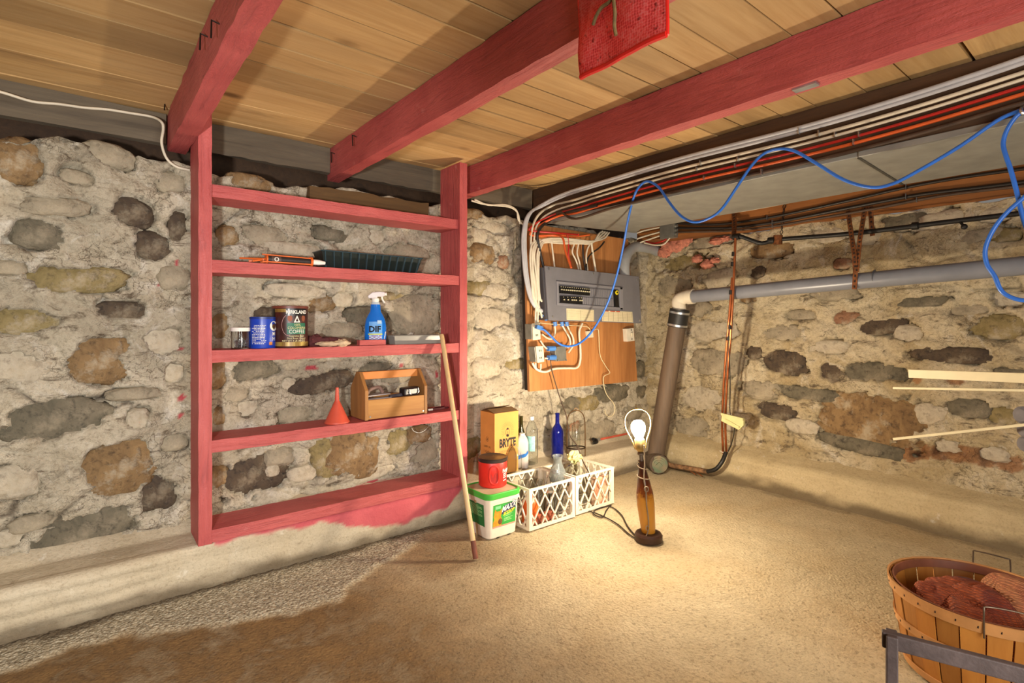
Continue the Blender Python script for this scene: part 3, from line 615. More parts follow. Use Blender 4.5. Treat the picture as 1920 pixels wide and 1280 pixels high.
for c, n, skip in (([(1047.6, 535.6), (1103.7, 540.2), (1103.7, 554.5), (1048.1, 549.9)], 14, ()), ([(1048.7, 554.5), (1089.4, 556.5), (1090, 570.5), (1049.3, 568.2)], 11, (0, 2, 4, 8))):
    q = quad(c, YP); g = G(); h = G()
    for i in range(n):
        qbox(q, (i+.06)/n, (i+.94)/n, .02, .98, -.016, .0, g)
        if i not in skip: qbox(q, (i+.3)/n, (i+.65)/n, .42, .58, -.026, -.016, h); qbox(q, (i+.25)/n, (i+.6)/n, .1, .18, -.018, -.016, h)
    r = part(PN, bp, 'breaker_row', g, BKP, smooth=0); obj('toggle_row', h.xf(Matrix.Translation(-bp)), LT, r, 0)['kind'] = 'stuff'
for c, n in (([(1104.5, 540.2), (1147, 543.6), (1148, 558), (1104.5, 554.5)], 13), ([(1090.5, 556.5), (1148, 560), (1149, 575), (1091, 570.5)], 17)):
    q = quad(c, YP); g = G()
    for i in range(n): qbox(q, (i+.1)/n, (i+.8)/n, .05, .95, -.010, 0, g)
    part(PN, bp, 'blank_plate_row', g, mat('blank_plate', '#7f7e84', .4, .1, .04), smooth=0)
q = quad([(1149.5, 543), (1156.5, 543.6), (1158.5, 576), (1151, 575.3)], YP)
mb = part(PN, bp, 'main_breaker', qbox(q, 0, 1, 0, 1, -.016, 0), BKP, smooth=0)
YD = mat('yellow_dot', '#e6d21f', .5)
c = q(.5, .16, -.018)-bp; obj('indicator', G().tube([c, c+V((0, -.006, 0))], .020, 14), YD, mb); 
c = q(.5, .16, -.024)-bp; obj('indicator_core', G().tube([c, c+V((0, -.003, 0))], .008, 10), BKP, mb)
PAP = mat('cream_paper', '#d8cba6', .8, 0, .04); INK = mat('faint_ink', '#8d8263', .8); REDI = mat('red_ink', '#c2492c', .7)
for c, cols, rows, red in (([(1061.9, 578), (1112.9, 580.8), (1113.4, 601.5), (1062.5, 599.7)], 2, 9, 0), ([(1130, 582), (1185, 584.3), (1186.8, 604.3), (1129, 602)], 6, 6, 1)):
    q = quad(c, YP); lb = part(PN, bp, 'paper_label', qbox(q, 0, 1, 0, 1, -.003, 0), PAP, smooth=0); g = G()
    for i in range(rows): qbox(q, .03, .97, (i+.9)/(rows+1), (i+.9)/(rows+1)+.012, -.0042, -.003, g)
    for i in range(cols+1): qbox(q, .03+.94*i/cols-.003, .03+.94*i/cols+.003, .08, .96, -.0042, -.003, g)
    obj('ruled_lines', g.xf(Matrix.Translation(-bp)), INK, lb, 0)
    if red:
        g = G(); [qbox(q, a, b, .0, .07, -.0046, -.003, g) for a, b in ((.05, .18), (.24, .40), (.44, .56))]; obj('red_print', g.xf(Matrix.Translation(-bp)), REDI, lb, 0)
for s, u in ((.03, .05), (.47, .04), (.975, .07), (.035, .93), (.975, .94)):
    c = pf(s, u, -.004)-bp; obj('screw', G().tube([c, c+V((0, .006, 0))], .010, 8), STEEL, PN)
# conduit, boxes and outlets on the board
solo('grey_conduit', G().tube([aty(1171, 517, 3.25), aty(1171, 495, 3.26), aty(1176, 476, 3.28), aty(1188, 464, 3.30), aty(1203, 463, 3.30), aty(1220, 466, 3.32), aty(1232, 471, 3.33)], .050, 18, 5), PVCL, 'fat pale grey conduit elbow rising from the breaker panel into the corner', 'conduit')
CREAM = mat('cream_plastic', '#d9cfb4', .45, 0, .05); BLUEF = mat('blue_fitting', '#4a7fc4', .4, 0, .1)
def wallbox(name, c, y, d, m, label, cat, face=None, slots=True):
    q = quad(c, y); b = q(.5, 1); r = thing(name, label, cat, b)
    part(r, b, 'box', qbox(q, -.10 if face else 0, .55 if face else 1, .04, .96, .012, d), m, smooth=0, bevel=.003)
    if face:
        f = part(r, b, 'cover_plate', qbox(q, 0, 1, 0, 1, 0, .014), face, smooth=0, bevel=.004)
        if slots:
            g = G(); [qbox(q, s, s+.08, t_, t_+.12, -.002, .002, g) for t_ in (.22, .66) for s in (.35, .57)]; obj('socket_slots', g.xf(Matrix.Translation(-b)), BKP, f, 0)['kind'] = 'stuff'
    return r, q, b
wallbox('outlet_box', [(999, 606), (1013, 605), (1014, 636), (1000, 637.5)], 3.24, .09, GALV2, 'outlet box with cream cover, the upper one under the panel with the blue plug', 'outlet', CREAM)
wallbox('outlet_box', [(1005, 649), (1019, 648), (1021, 678), (1008, 680)], 3.24, .09, GALV2, 'cream covered outlet box below the one with the blue plug', 'outlet', CREAM)
r, q, b = wallbox('junction_box', [(1042, 649), (1063, 647), (1064.5, 677), (1044, 678.5)], 3.25, .08, GALV2, 'square grey metal junction box with blue connectors on the plywood board', 'junction box')
for (x, y) in ((1035, 653), (1036, 670)): c = aty(x, y, 3.27)-b; obj('connector', G().tube([c+V((-.05, 0, 0)), c+V((.03, 0, 0))], .022, 10), BLUEF, r)
for s, u in ((.12, .1), (.88, .1), (.12, .92), (.88, .92)): c = q(s, u, -.002)-b; obj('screw', G().tube([c, c+V((0, .006, 0))], .006, 8), STEEL, r)
wallbox('phone_socket', [(1103, 620), (1114, 619), (1115, 633), (1105, 633.5)], 3.29, .04, CREAM, 'small cream phone socket in the middle of the plywood board', 'socket', None)
r, q, b = wallbox('light_switch', [(1176.5, 615), (1190, 613.5), (1192, 640), (1178, 641.5)], 3.27, .06, WHITE, 'white switch plate at the edge of the plywood board', 'switch', None)
g = G(); qbox(q, .42, .6, .36, .62, -.012, 0, g); obj('toggle', g.xf(Matrix.Translation(-b)), CREAM, r, 0); g = G(); qbox(q, .46, .54, .12, .2, -.003, .001, g); qbox(q, .46, .54, .76, .84, -.003, .001, g); obj('plate_screws', g.xf(Matrix.Translation(-b)), BKP, r, 0)
qs = quad([(1237, 420), (1263, 416), (1263, 445), (1237, 448)], 1)
jb = [atx(1237, 421, 4.26), atx(1263, 416, 4.26), atx(1263, 444, 4.26), atx(1237, 449, 4.26)]
jo = solo('junction_box', G().add(jb+[p+V((.07, 0, 0)) for p in jb], [(0, 1, 2, 3), (7, 6, 5, 4)]+[(i, i+4, (i+1) % 4+4, (i+1) % 4) for i in range(4)]), GALV2, 'grey metal junction box on the sill beam by the corner', 'junction box', smooth=0, bevel=.004)
for y_ in (424, 432, 439): sub(jo, 'connector', G().tube([atx(1262, y_, 4.29), atx(1270, y_-1, 4.29)], .014, 10), GALV2)
# --- cables
CM = dict(white=mat('white_cable', '#d8cdb6', .45, 0, .08), grey=mat('grey_cable', '#b3b3b6', .4, 0, .07), red=mat('red_cable', '#b5231c', .4, 0, .1), orange=mat('orange_cable', '#d9602c', .4, 0, .08),
          black=mat('black_cable', '#26201c', .45, 0, .15), brown=mat('brown_cable', '#4b382a', .6, 0, .25), blue=mat('blue_cable', '#2f6fd0', .35, 0, .08), yellow=mat('cream_wire', '#d9c9a0', .5, 0, .08))
def cable(col, r, pts, label, group=None, name='electrical_cable', staples=(), sm=5, n=8):
    o = solo(name, G().tube(pts, r, n, sm), CM[col], label, 'cable', group, 60)
    for p in staples: sub(o, 'staple', G().bar(p+V((-r*1.15, 0, -r*1.6)), p+V((-r*1.15, 0, r*1.6)), .022, .004, (0, 1, 0)), STEEL)
    return o
JX = 3.052
def jn(r, *pp):        # along the joist face, then over the top of the board
    return [atx(a, b, JX-r) if a > 1035 else aty(a, b, 3.26) for a, b in pp]
for k, (dy, r) in enumerate(((0, .013), (5, .011), (-4, .011))):
    P = jn(r*(1+.9*k), (1990, 80+dy), (1920, 112+dy), (1700, 184+dy*.9), (1500, 242+dy*.8), (1280, 298+dy*.7), (1150, 336+dy*.5), (1060, 364+dy*.5), (1018, 384+dy*.4), (992-dy*.3, 402), (983-dy*.6, 440), (985-dy*.6, 500), (992-dy*.5, 545), (1002-dy*.3, 572), (1016, 583+dy*.3))
    cable('grey', r, P, 'thick grey cable of the twisted bundle along the top of the dark joist', 'grey cables of the bundle', staples=[P[3]] if k == 1 else [])
def run(col, r, off, tail, label, st=(), group=None):
    base = [(1990, 88), (1920, 112), (1700, 184), (1500, 242), (1280, 298), (1150, 336), (1080, 359)]
    P = jn(r, *[(a, b+off*(1+.0006*(a-1280))) for a, b in base], *tail)
    S = [atx(a, np.interp(a, [q[0] for q in base[::-1]], [q[1] for q in base[::-1]])+off*(1+.0006*(a-1280)), JX-r) for a in st]
    return cable(col, r, P, label, group, staples=S)
run('white', .0095, 17, [(1035, 386), (1008, 405), (996, 440), (997, 500), (1000, 545), (1008, 575)], 'white cable just under the grey bundle on the dark joist', (1537, 1315))
run('white', .008, 26, [(1040, 395), (1014, 412), (1002, 440), (1003, 500), (1006, 550), (1016, 596)], 'white cable on the dark joist directly above the red cable', (1567, 1308, 1385))
run('red', .008, 36, [(1045, 400), (1012, 414), (993, 428), (1000, 433), (1050, 437), (1085, 440)], 'red cable stapled along the dark joist', (1612, 1380))
run('orange', .009, 46, [(1050, 404), (1015, 420), (994, 437), (1004, 442), (1040, 441), (1055, 446), (1060, 470), (1071, 502)], 'orange cable stapled along the dark joist below the red cable', (1602, 1322))
run('brown', .010, 58, [(1052, 398), (1042, 402)], 'dark brown cable lowest on the dark joist above the duct', (1430,))
cable('black', .012, [atx(1120, 385, JX-.02), atx(1075, 395, JX-.04), aty(1045, 405, 3.24), aty(1020, 420, 3.24), aty(1008, 438, 3.24), aty(1010, 460, 3.25), aty(1020, 505, 3.25)], 'black cable curving off the joist into the corner of the breaker panel')
# white cables down the board's edge
for i, (xa, xb, ye, xe) in enumerate(((994, 999, 590, 1010), (998, 1004, 606, 1006), (1002, 1009, 606, 1010), (1007, 1010, 568, 1022), (1010, 1012, 572, 1021), (999, 1001, 597, 1018))):
    cable('white', .0085, [aty(1012+i*3, 449+i, 3.27), aty(xa+8, 452+i, 3.26), aty(xa+2, 462+i*2, 3.25), aty(xa, 485, 3.25), aty(xb-2, 530, 3.25), aty(xb+1, 560, 3.25), aty(xe-2, ye-6, 3.26), aty(xe, ye, 3.27)],
          'white cable dropping down the edge of the plywood board beside the breaker panel', 'white cables beside the breaker panel')
# bundle across the top of the board and drops into the panel
for i, dy in enumerate((0, 3, 6, 9)):
    cable('white', .0085, [aty(1008, 456-dy*.4, 3.28), aty(1022, 448+dy*.6, 3.26), aty(1055, 447+dy, 3.26), aty(1085, 450+dy*.7, 3.25), aty(1110, 452+dy*.4, 3.26), aty(1132-3*i, 447-dy, 3.28), aty(1142-4*i, 436-dy*.3, 3.29)],
          'white cable of the flat bundle across the top of the plywood board', 'white cables across the board top')
for col, P, lab in (('white', ((1034, 452), (1036, 470), (1040, 502)), 'white cable dropping into the panel nearest the black cable'), ('red', ((1064, 440), (1066, 462), (1066, 480), (1072, 502)), 'red cable dropping into the breaker panel beside the orange one'),
                    ('white', ((1077, 456), (1073, 472), (1080, 488), (1085, 505)), 'white cable dropping into the panel beside the red drop'), ('white', ((1085, 456), (1082, 474), (1086, 490), (1089, 506)), 'white cable dropping into the panel, second from the red drop'),
                    ('black', ((1093, 456), (1093, 475), (1095, 490), (1098, 507)), 'black cable dropping straight into the middle of the panel top'), ('white', ((1107, 456), (1101, 468), (1099, 485), (1102, 507)), 'white cable dropping into the panel beside the black drops'),
                    ('white', ((1109, 455), (1111, 472), (1114, 490), (1117, 509)), 'thick white cable dropping into the panel, the drop nearest the conduit'), ('black', ((1133, 453), (1124, 464), (1108, 476), (1101, 488), (1099, 507)), 'black cable slanting from the duct end into the panel top')):
    cable(col, .010 if 'thick' in lab else .0075, [aty(a, b, 3.255) for a, b in P], lab)
cable('orange', .008, [aty(a, b, 3.27) for a, b in ((1000, 440), (1020, 443), (1045, 440), (1075, 444), (1105, 440))], 'orange cable along the top edge of the plywood board')
# lower board wiring
for P, lab, r in (([(1039, 606), (1041, 622), (1036, 634), (1027, 634), (1016, 626)], 'white cable looping from the panel bottom to the upper outlet box', .008), ([(1052, 606), (1060, 620), (1068, 634), (1069, 645), (1064, 652)], 'white cable from the panel bottom to the junction box, inner loop', .008),
                  ([(1062, 606), (1067, 618), (1074, 632), (1075, 646), (1066, 661)], 'white cable from the panel bottom to the junction box, outer loop', .008), ([(1092, 606), (1086, 622), (1088, 650), (1088, 675), (1082, 689), (1065, 690), (1040, 691), (1022, 697), (1006, 692), (998, 680)], 'long white cable hung in a wide loop under the junction box', .010),
                  ([(1013, 638), (1018, 646), (1025, 653), (1034, 654)], 'white cable between the upper outlet box and junction box', .007), ([(1021, 671), (1028, 672), (1036, 671)], 'short white cable between the lower outlet box and junction box', .007), ([(1004, 680), (1006, 692), (1013, 693), (1014, 682)], 'small white loop of cable under the lower outlet box', .007)):
    cable('white', r, [aty(a, b, 3.28) for a, b in P], lab)
for x, wh in ((1040, 'of the cable looping to the upper outlet box'), (1053, 'of the inner loop to the junction box'), (1062, 'of the outer loop to the junction box')): solo('cable_connector', G().tube([aty(x, 603, 3.28), aty(x+1, 611, 3.28)], .018, 10), BLUEF, 'blue panel connector at the end '+wh, 'connector', 'blue connectors under the panel')
solo('cable_connector', G().tube([aty(1018, 588, 3.26), aty(1026, 597, 3.26)], .026, 10), BLUEF, 'blue connector at the lower corner of the breaker panel', 'connector')
cable('yellow', .0035, [aty(a, b, 3.28) for a, b in ((1012, 605), (1030, 607), (1060, 609), (1090, 611), (1102, 613), (1107, 619))], 'thin cream wire strung below the panel to the phone socket', name='phone_wire')
cable('yellow', .0035, [aty(a, b, 3.27) for a, b in ((1112, 619), (1121, 617), (1123, 630), (1125, 665), (1135, 685), (1143, 697), (1141, 701), (1132, 706), (1132, 722), (1138, 740), (1150, 755), (1153, 765), (1150, 777), (1143, 781), (1136, 776), (1134, 768))], 'thin white wire hanging from the phone socket to a hooked end', name='phone_wire')
cable('brown', .0045, [aty(1031, 662, 3.26), aty(1034, 690, 3.26), aty(1042, 720, 3.26), aty(1052, 752, 3.22), aty(1062, 780, 3.15), aty(1068, 815, 3.08), aty(1082, 835, 3.0), aty(1092, 862, 2.92), aty(1103, 884, 2.74), aty(1106, 893, 2.68)], 'thin brown lamp cord hanging from the outlet down to the crates', name='lamp_wire')
# blue data cable
BX = 3.02
bl = [aty(1008, 614, 3.20), aty(1020, 618, 3.17), aty(1033, 630, 3.15), aty(1048, 644, 3.12), aty(1068, 649, 3.1), aty(1090, 641, 3.08), aty(1112, 618, 3.04), aty(1136, 576, 2.95), aty(1154, 525, 2.82), aty(1168, 465, 2.66), aty(1178, 410, 2.52)]
bl += [atx(a, b, BX) for a, b in ((1190, 365), (1203, 345), (1217, 340), (1236, 352), (1254, 378), (1276, 404), (1300, 416), (1325, 411), (1352, 393), (1382, 350), (1408, 312), (1432, 288), (1462, 279), (1492, 284), (1532, 307), (1582, 337), (1632, 351), (1672, 345), (1722, 320), (1800, 274), (1868, 227), (1905, 210), (1918, 206))]
DC = cable('blue', .0085, bl, 'long blue data cable looping from the outlet up along the joist', name='data_cable', sm=4)
DC['_c'] = DC['_c']; sub(DC, 'plug', G().bar(aty(1005, 612, 3.20), aty(1016, 616, 3.19), .035, .03), BLUEF)
P2 = [atx(a, b, BX-.02) for a, b in ((1918, 208), (1902, 222), (1887, 246), (1881, 270), (1886, 292), (1894, 315), (1906, 358), (1922, 420), (1950, 480))]
cable('blue', .0085, P2, 'blue data cable hanging from the hook over the drain pipe', name='data_cable')
P3 = [atx(a, b, BX-.04) for a, b in ((1960, 330), (1922, 368), (1889, 397), (1864, 428), (1848, 464), (1850, 494), (1865, 518), (1876, 543), (1893, 556), (1920, 563), (1960, 560))]
cable('blue', .0085, P3, 'slack loop of blue data cable in front of the grey drain pipe', name='data_cable')
solo('cable_hook', G().tube([atx(1916, 200, 3.06), atx(1914, 208, 3.0), atx(1919, 213, 3.0), atx(1924, 206, 3.05)], .006, 8, 4), STEEL, 'steel hook holding the blue cable on the dark joist', 'hook')
# cables on the sill beam
for i, (col, r, pp, lab) in enumerate((('black', .011, ((1268, 418), (1320, 421), (1372, 418), (1440, 408), (1500, 396), (1600, 374), (1700, 351), (1800, 333), (1920, 316), (1990, 306)), 'black cable highest on the sill beam'),
                                  ('black', .012, ((1268, 427), (1320, 428), (1372, 427), (1450, 417), (1520, 404), (1600, 388), (1700, 369), (1760, 360), (1850, 350), (1920, 341), (1990, 330)), 'black cable in the middle of the sill beam'),
                                  ('brown', .010, ((1268, 435), (1320, 434), (1372, 432), (1450, 424), (1520, 412), (1640, 391), (1720, 375), (1800, 362), (1920, 348), (1990, 340)), 'brown cable lowest on the sill beam'),
                                  ('white', .006, ((1265, 417), (1310, 408), (1370, 399), (1420, 391), (1520, 372), (1610, 354), (1650, 346)), 'thin white cable along the edge of the duct on the sill beam'))):
    cable(col, r, [atx(a, b, 4.315-.004*i) for a, b in pp], lab, staples=[atx(*pp[k], 4.315) for k in ((3, 6) if i < 3 else ())])
for i, yy in enumerate((428, 437, 444)):
    cable('white', .008, [atx(1237, yy-2, 4.28), atx(1222, yy+1+i, 4.28), atx(1205, yy+5+2*i, 4.27), atx(1194, yy+9+2*i, 4.24)], ('upper', 'middle', 'lower')[i]+' short white cable of the three running from the corner junction box', 'white cables of the corner box')
cable('red', .008, [atx(1210, 452, 4.28), atx(1225, 456, 4.27), atx(1240, 453, 4.27), atx(1250, 448, 4.28)], 'short red cable sagging under the corner junction box')
cable('white', .007, [atx(1208, 455, 4.26), atx(1226, 459, 4.25), atx(1244, 458, 4.25), atx(1256, 446, 4.27)], 'white cable sagging under the corner junction box')
# cables at the top of the tall right post
for i, pp in enumerate((((884, 376), (905, 382), (930, 385), (955, 388), (970, 398), (975, 420)), ((890, 374), (915, 384), (948, 384), (968, 394), (972, 412), (984, 424)))):
    cable('white', .007, [aty(a, b, 3.30) for a, b in pp], ('lower', 'upper')[i]+' white cable of the two crossing from the red post to the board corner', 'white cables by the red post')
wl = [(-60, 160), (0, 172), (60, 190), (110, 195), (160, 202), (200, 205), (245, 212), (285, 219), (303, 229), (306, 243), (303, 268), (312, 296), (330, 312), (356, 319)]
cable('white', .007, [aty(a, b, 3.44 if a < 300 else 3.40) for a, b in wl], 'white cable running under the ceiling boards to the red shelf post', name='ceiling_cable')
# ------------------------------------------------------------------ things on the shelves
FACE = -math.atan2(SA, CA)
def face_at(p): return math.atan2(-p.y, -p.x)      # direction from a point back to the lens
def dep(p): return p.x*SA+p.y*CA
def on(px, y, z): p = aty(px, 600, y); return V((p.x, y, z))
def cylmap(r, a0, z0): return lambda a, b, d=0: V(((r+d)*math.cos(a0+a/r), (r+d)*math.sin(a0+a/r), z0+b))
def cyl_patch(r, a0, w, z0, z1, n=10, d=.0015):
    f = cylmap(r, a0, 0); return patch(lambda a, b: f(a, b, d), -w/2, w/2, z0, z1, n, 1)
BLACK = mat('gloss_black', '#161515', .3, 0, .1); WHT = mat('print_white', '#e8e4da', .6, 0, .03); GLASS = mat('clear_glass', (.93, .96, .95), .03, 0, .01, trans=1., ior=1.45)
# jar of nails
p = on(451, 3.25, 1.254); r = .048
j = thing('nail_jar', 'small clear jar of nails with a white lid beside the blue can', 'jar', p)
obj('glass', G().lathe([(r*.95, .0), (r, .006), (r, .098), (r*.98, .10), (r*.92, .10), (r*.93, .006), (.001, .005)], 24, cap=False), GLASS, j)
obj('lid', G().lathe([(r*1.03, .096), (r*1.03, .116), (r*.95, .118), (.001, .118)], 24), WHT, j)
g = G(); rnd = random.Random(4)
for i in range(70):
    a = V((rnd.uniform(-.028, .028), rnd.uniform(-.028, .028), rnd.uniform(.010, .045))); d = V((rnd.uniform(-1, 1), rnd.uniform(-1, 1), rnd.uniform(-.2, 1.3))).normalized()*.02
    b = a+d; q = max(1, math.hypot(a.x, a.y)/.036, math.hypot(b.x, b.y)/.036, math.hypot(a.x-d.x, a.y-d.y)/.036); g.tube([V(((a-d).x/q, (a-d).y/q, max(.008, (a-d).z))), V((b.x/q, b.y/q, max(.008, b.z)))], .0017, 5)
o = obj('nails', g, STEEL, j); o['kind'] = 'stuff'
# blue can
p = on(493, 3.25, 1.254); r = .068; h = .172; a0 = face_at(p)
BLUE = mat('can_blue', '#1a3fae', .35, 0, .1)
cb_ = thing('blue_can', 'bright blue can covered in fine white print beside the jar of nails', 'can', p)
obj('body', G().lathe([(r*.97, 0), (r, .006), (r, h-.012), (r*.99, h-.006), (r*.99, h)], 32), BLUE, cb_)
obj('lid', G().lathe([(r*1.03, h-.008), (r*1.03, h+.004), (r*.9, h+.006), (.001, h+.006)], 32), mat('can_blue_dark', '#16307c', .4), cb_)
g = G(); rnd = random.Random(2); f = cylmap(r, a0-.25, 0)
for i in range(13):
    z = h-.045-i*.0085; x = -.045
    while x < .030:
        w = rnd.uniform(.004, .012); 
        if x+w < .034 and rnd.random() < .9: q = [f(x, z, .0012), f(x+w, z, .0012), f(x+w, z+.0035, .0012), f(x, z+.0035, .0012)]; g.add(q, [(0, 1, 2, 3)])
        x += w+.0025
o = obj('small_print', g, WHT, cb_, 0); o['kind'] = 'stuff'
for s, sz, z, off in (('M', .030, .080, .052), ('H', .030, .052, .052)): f = cylmap(r, a0, z); lettering(cb_, s, sz, lambda a, b, f=f, off=off: f(a+off, b, .0015), WHT, 1., 'LEFT', .02)
g = G(); f = cylmap(r, a0+.95, .125); g.add([f(.028*math.cos(t/24*6.283), .028*math.sin(t/24*6.283), .0014) for t in range(24)], [tuple(range(24))]); em = obj('cup_emblem', g, WHT, cb_, 0)
g = G(); g.add([f(.014*math.cos(t/16*6.283), .014*math.sin(t/16*6.283)-.002, .002) for t in range(16)], [tuple(range(16))]); obj('coffee_spot', g, mat('coffee_brown', '#5a3a1d', .6), em, 0)
obj('orange_patch', cyl_patch(r, a0+.62, .02, .018, .036), mat('orange_print', '#c87b3a', .6), cb_, 0)
# brown coffee can
p = on(544, 3.25, 1.254); r = .098; h = .236; a0 = face_at(p); al = a0+.38
BRN = mat('can_brown', '#4e2219', .4, 0, .35, 9, col2='#2d120d'); GOLD = mat('can_gold', '#b49a4a', .4, .2, .4, 12, (3, 3, .2), col2='#6e4a22'); GRN = mat('can_green', '#12684a', .5)
kc = thing('coffee_can', 'tall brown coffee can with a green label panel on the third shelf', 'can', p)
obj('body', G().lathe([(r*.97, 0), (r, .008), (r, h-.012), (r*.99, h-.004)], 40), BRN, kc)
obj('lid', G().lathe([(r*1.03, h-.010), (r*1.03, h+.003), (r*.95, h+.005), (.001, h+.005)], 40), mat('lid_brown', '#6d3426', .45), kc)
obj('gold_band', cyl_patch(r, a0, 3.1*r, .010, .034, 24), GOLD, kc, 0); obj('gold_band', cyl_patch(r, a0-.65, 1.0*r, h-.032, h-.014, 10), GOLD, kc, 0)
obj('dark_stripe', cyl_patch(r, a0-1.15, .045, .010, h-.014, 6, .002), BLACK, kc, 0)
b_ = obj('black_panel', cyl_patch(r, al, .118, h-.052, h-.012, 12, .002), BLACK, kc, 0)
f = cylmap(r, al, h-.032); lettering(b_, 'KIRKLAND', .028, lambda a, b: f(a, b, .006), WHT, .86, bold=.025)
g_ = obj('green_panel', cyl_patch(r, al, .108, .078, .142, 12, .002), GRN, kc, 0)
YLW = mat('print_gold', '#d8cf9a', .6, 0, .03)
for s, sz, z in (('100%', .020, .131), ('COLOMBIAN', .020, .114), ('COFFEE', .030, .092)): f = cylmap(r, al, z); lettering(g_, s, sz, lambda a, b, f=f: f(a, b, .0055), WHT if z < .1 else YLW, .85)
for s, sz, z in (('Supreme Bean', .016, .068), ('Dark Roast  Ground', .014, .054), ('NET WT 3 LB (48 OZ)', .015, .040)): f = cylmap(r, al-(.15 if 'NET' in s else 0), z); lettering(kc, s, sz, lambda a, b, f=f: f(a, b, .004), YLW, .9)
f = cylmap(r, al, .165); g = G().add([f(-.018, -.020, .002), f(.018, -.020, .002), f(0, .022, .002)], [(0, 1, 2)]); tr = obj('triangle_emblem', g, WHT, kc, 0)
g = G().add([f(-.008, -.014, .003), f(.008, -.014, .003), f(0, .006, .003)], [(0, 1, 2)]); obj('triangle_core', g, BRN, tr, 0)
for q in (-.038, .040):
    g = G().add([f(q+.013*math.cos(t/14*6.283), .004+.019*math.sin(t/14*6.283), .0018) for t in range(14)], [tuple(range(14))]); obj('bean_print', g, mat('bean_print', '#8d4a2c', .6), kc, 0)
f = cylmap(r, a0-.45, .13); g = G()
for i in range(16):
    t0, t1 = 1.3+i*.21, 1.3+(i+1)*.21; R = .052
    g.add([f(R*.8*math.cos(t)+.04, R*math.sin(t)*1.2, .0018) if k < 2 else f((R-.0025)*.8*math.cos(t)+.04, (R-.0025)*math.sin(t)*1.2, .0018) for k, t in enumerate((t0, t1, t1, t0))], [(0, 1, 2, 3)])
obj('ring_print', g, mat('pink_print', '#b98a86', .6), kc, 0)
# gloves
def lump(c, r, seed, amp=.25, n=24, m=14, freq=2.): 
    g = G().sphere((0, 0, 0), 1, n, m); g.v = [V((p.x*r[0], p.y*r[1], p.z*r[2]))*(1+amp*mnoise.fractal(p*freq+V((seed, 0, 0)), 1, 2, 3))+V(c) for p in g.v]; return g
p = on(612, 3.22, 1.254)
gl = thing('work_glove', 'crumpled maroon and cream work glove between coffee can and spray bottle', 'glove', p, FACE)
CLM = mat('maroon_cloth', '#5d2b2b', .9, 0, .2, 30, bump=.5); CLC = mat('cream_cloth', '#cbb08e', .9, 0, .12, 30, bump=.5)
for c, rr, s in (((-.07, .01, .034), (.055, .05, .036), 1), ((-.02, .02, .028), (.06, .045, .028), 2)): obj('palm', lump(c, rr, s, .35), CLM, gl, 60)
g = lump((.03, -.04, .016), (.075, .018, .014), 5, .4); obj('cuff', g, CLC, gl, 60); obj('cuff', lump((.105, -.02, .022), (.045, .03, .022), 8, .35), CLC, gl, 60)
for i, (a, b) in enumerate(((-.03, .05), (.0, .09))): obj('finger', G().tube([(a, .03, .03), (a+.05, .02, .042), (b+.05, .0, .02)], .014, 10, 4), CLM, gl, 60)
# red painted offcut
a = on(672, 3.165, 1.254); b = on(721, 3.165, 1.254)
solo('wood_offcut', G().box((a.x, 3.145, 1.256), (b.x, 3.19, 1.290)), RX, 'short red painted wood offcut lying in front of the blue spray bottle', 'wood offcut', bevel=.002)
# blue spray bottle
p = on(704, 3.25, 1.254)
sb = thing('spray_bottle', 'blue spray bottle with white trigger head and big black letters', 'spray bottle', p, -math.atan2(p.x, p.y))
SBL = mat('blue_liquid', '#1368c4', .15, 0, .05)
prof = [(.062, 0), (.067, .008), (.069, .06), (.068, .12), (.060, .165), (.046, .195), (.034, .215), (.031, .25), (.030, .262)]
obj('bottle', G().lathe(prof, 32, sy=.55), SBL, sb)
obj('neck', G().lathe([(.029, .262), (.024, .278), (.020, .282)], 20, sy=.7), mat('clear_plastic', '#b9c4c8', .2, 0, .05), sb)
g = G().lathe([(.021, .278), (.023, .282), (.023, .300), (.018, .304)], 20); obj('cap', g, WHT, sb)
hp = [(-.045, .300), (-.048, .318), (-.020, .340), (.030, .345), (.060, .342), (.060, .318), (.045, .312), (.012, .312), (.010, .300)]
hd = obj('trigger_head', G().prism(hp, lambda a, b, d: V((a, d-.016, b)), .032), mat('head_white', '#cfc8c6', .4, 0, .05), sb, bevel=.004)
obj('nozzle', G().tube([(.058, 0, .330), (.072, 0, .330)], .011, 10), WHT, hd); obj('trigger', G().tube([(.040, 0, .314), (.044, 0, .295), (.058, 0, .272)], .006, 8, 4), WHT, sb)
def bf(a, b, d=0):     # a point on the bottle front
    R = np.interp(b, [q[1] for q in prof], [q[0] for q in prof])+.0015; x = max(-.99, min(.99, a/R)); return V((a, -R*.55*math.sqrt(1-x*x)-d, b))
LBL = mat('label_sky', '#5d9fdf', .5, 0, .05)
lb = obj('label', patch(lambda a, b: bf(a, b, .001), -.040, .042, .022, .150, 12, 10), LBL, sb, 0)
obj('yellow_band', patch(lambda a, b: bf(a, b, .002), -.045, .043, .066, .073, 12, 1), mat('print_yellow', '#d9d62c', .5), lb, 0)
lettering(lb, 'DIF', .054, lambda a, b: bf(a-.004, .100+b, .0065), mat('ink_black', '#0b0b0b', .9), .95, bold=.03)
g = G(); g2 = G(); rnd = random.Random(6)
for i in range(5):
    x = -.040
    while x < .030:
        w = rnd.uniform(.006, .016); (g if (i+int(x*99)) % 2 else g2).add([bf(x, .056-i*.008, .003), bf(x+w, .056-i*.008, .003), bf(x+w, .0605-i*.008, .003), bf(x, .0605-i*.008, .003)], [(0, 1, 2, 3)]); x += w+.002
o = obj('small_print', g, WHT, lb, 0); o['kind'] = 'stuff'; o = obj('small_print', g2, mat('print_red', '#c4483c', .5), lb, 0); o['kind'] = 'stuff'
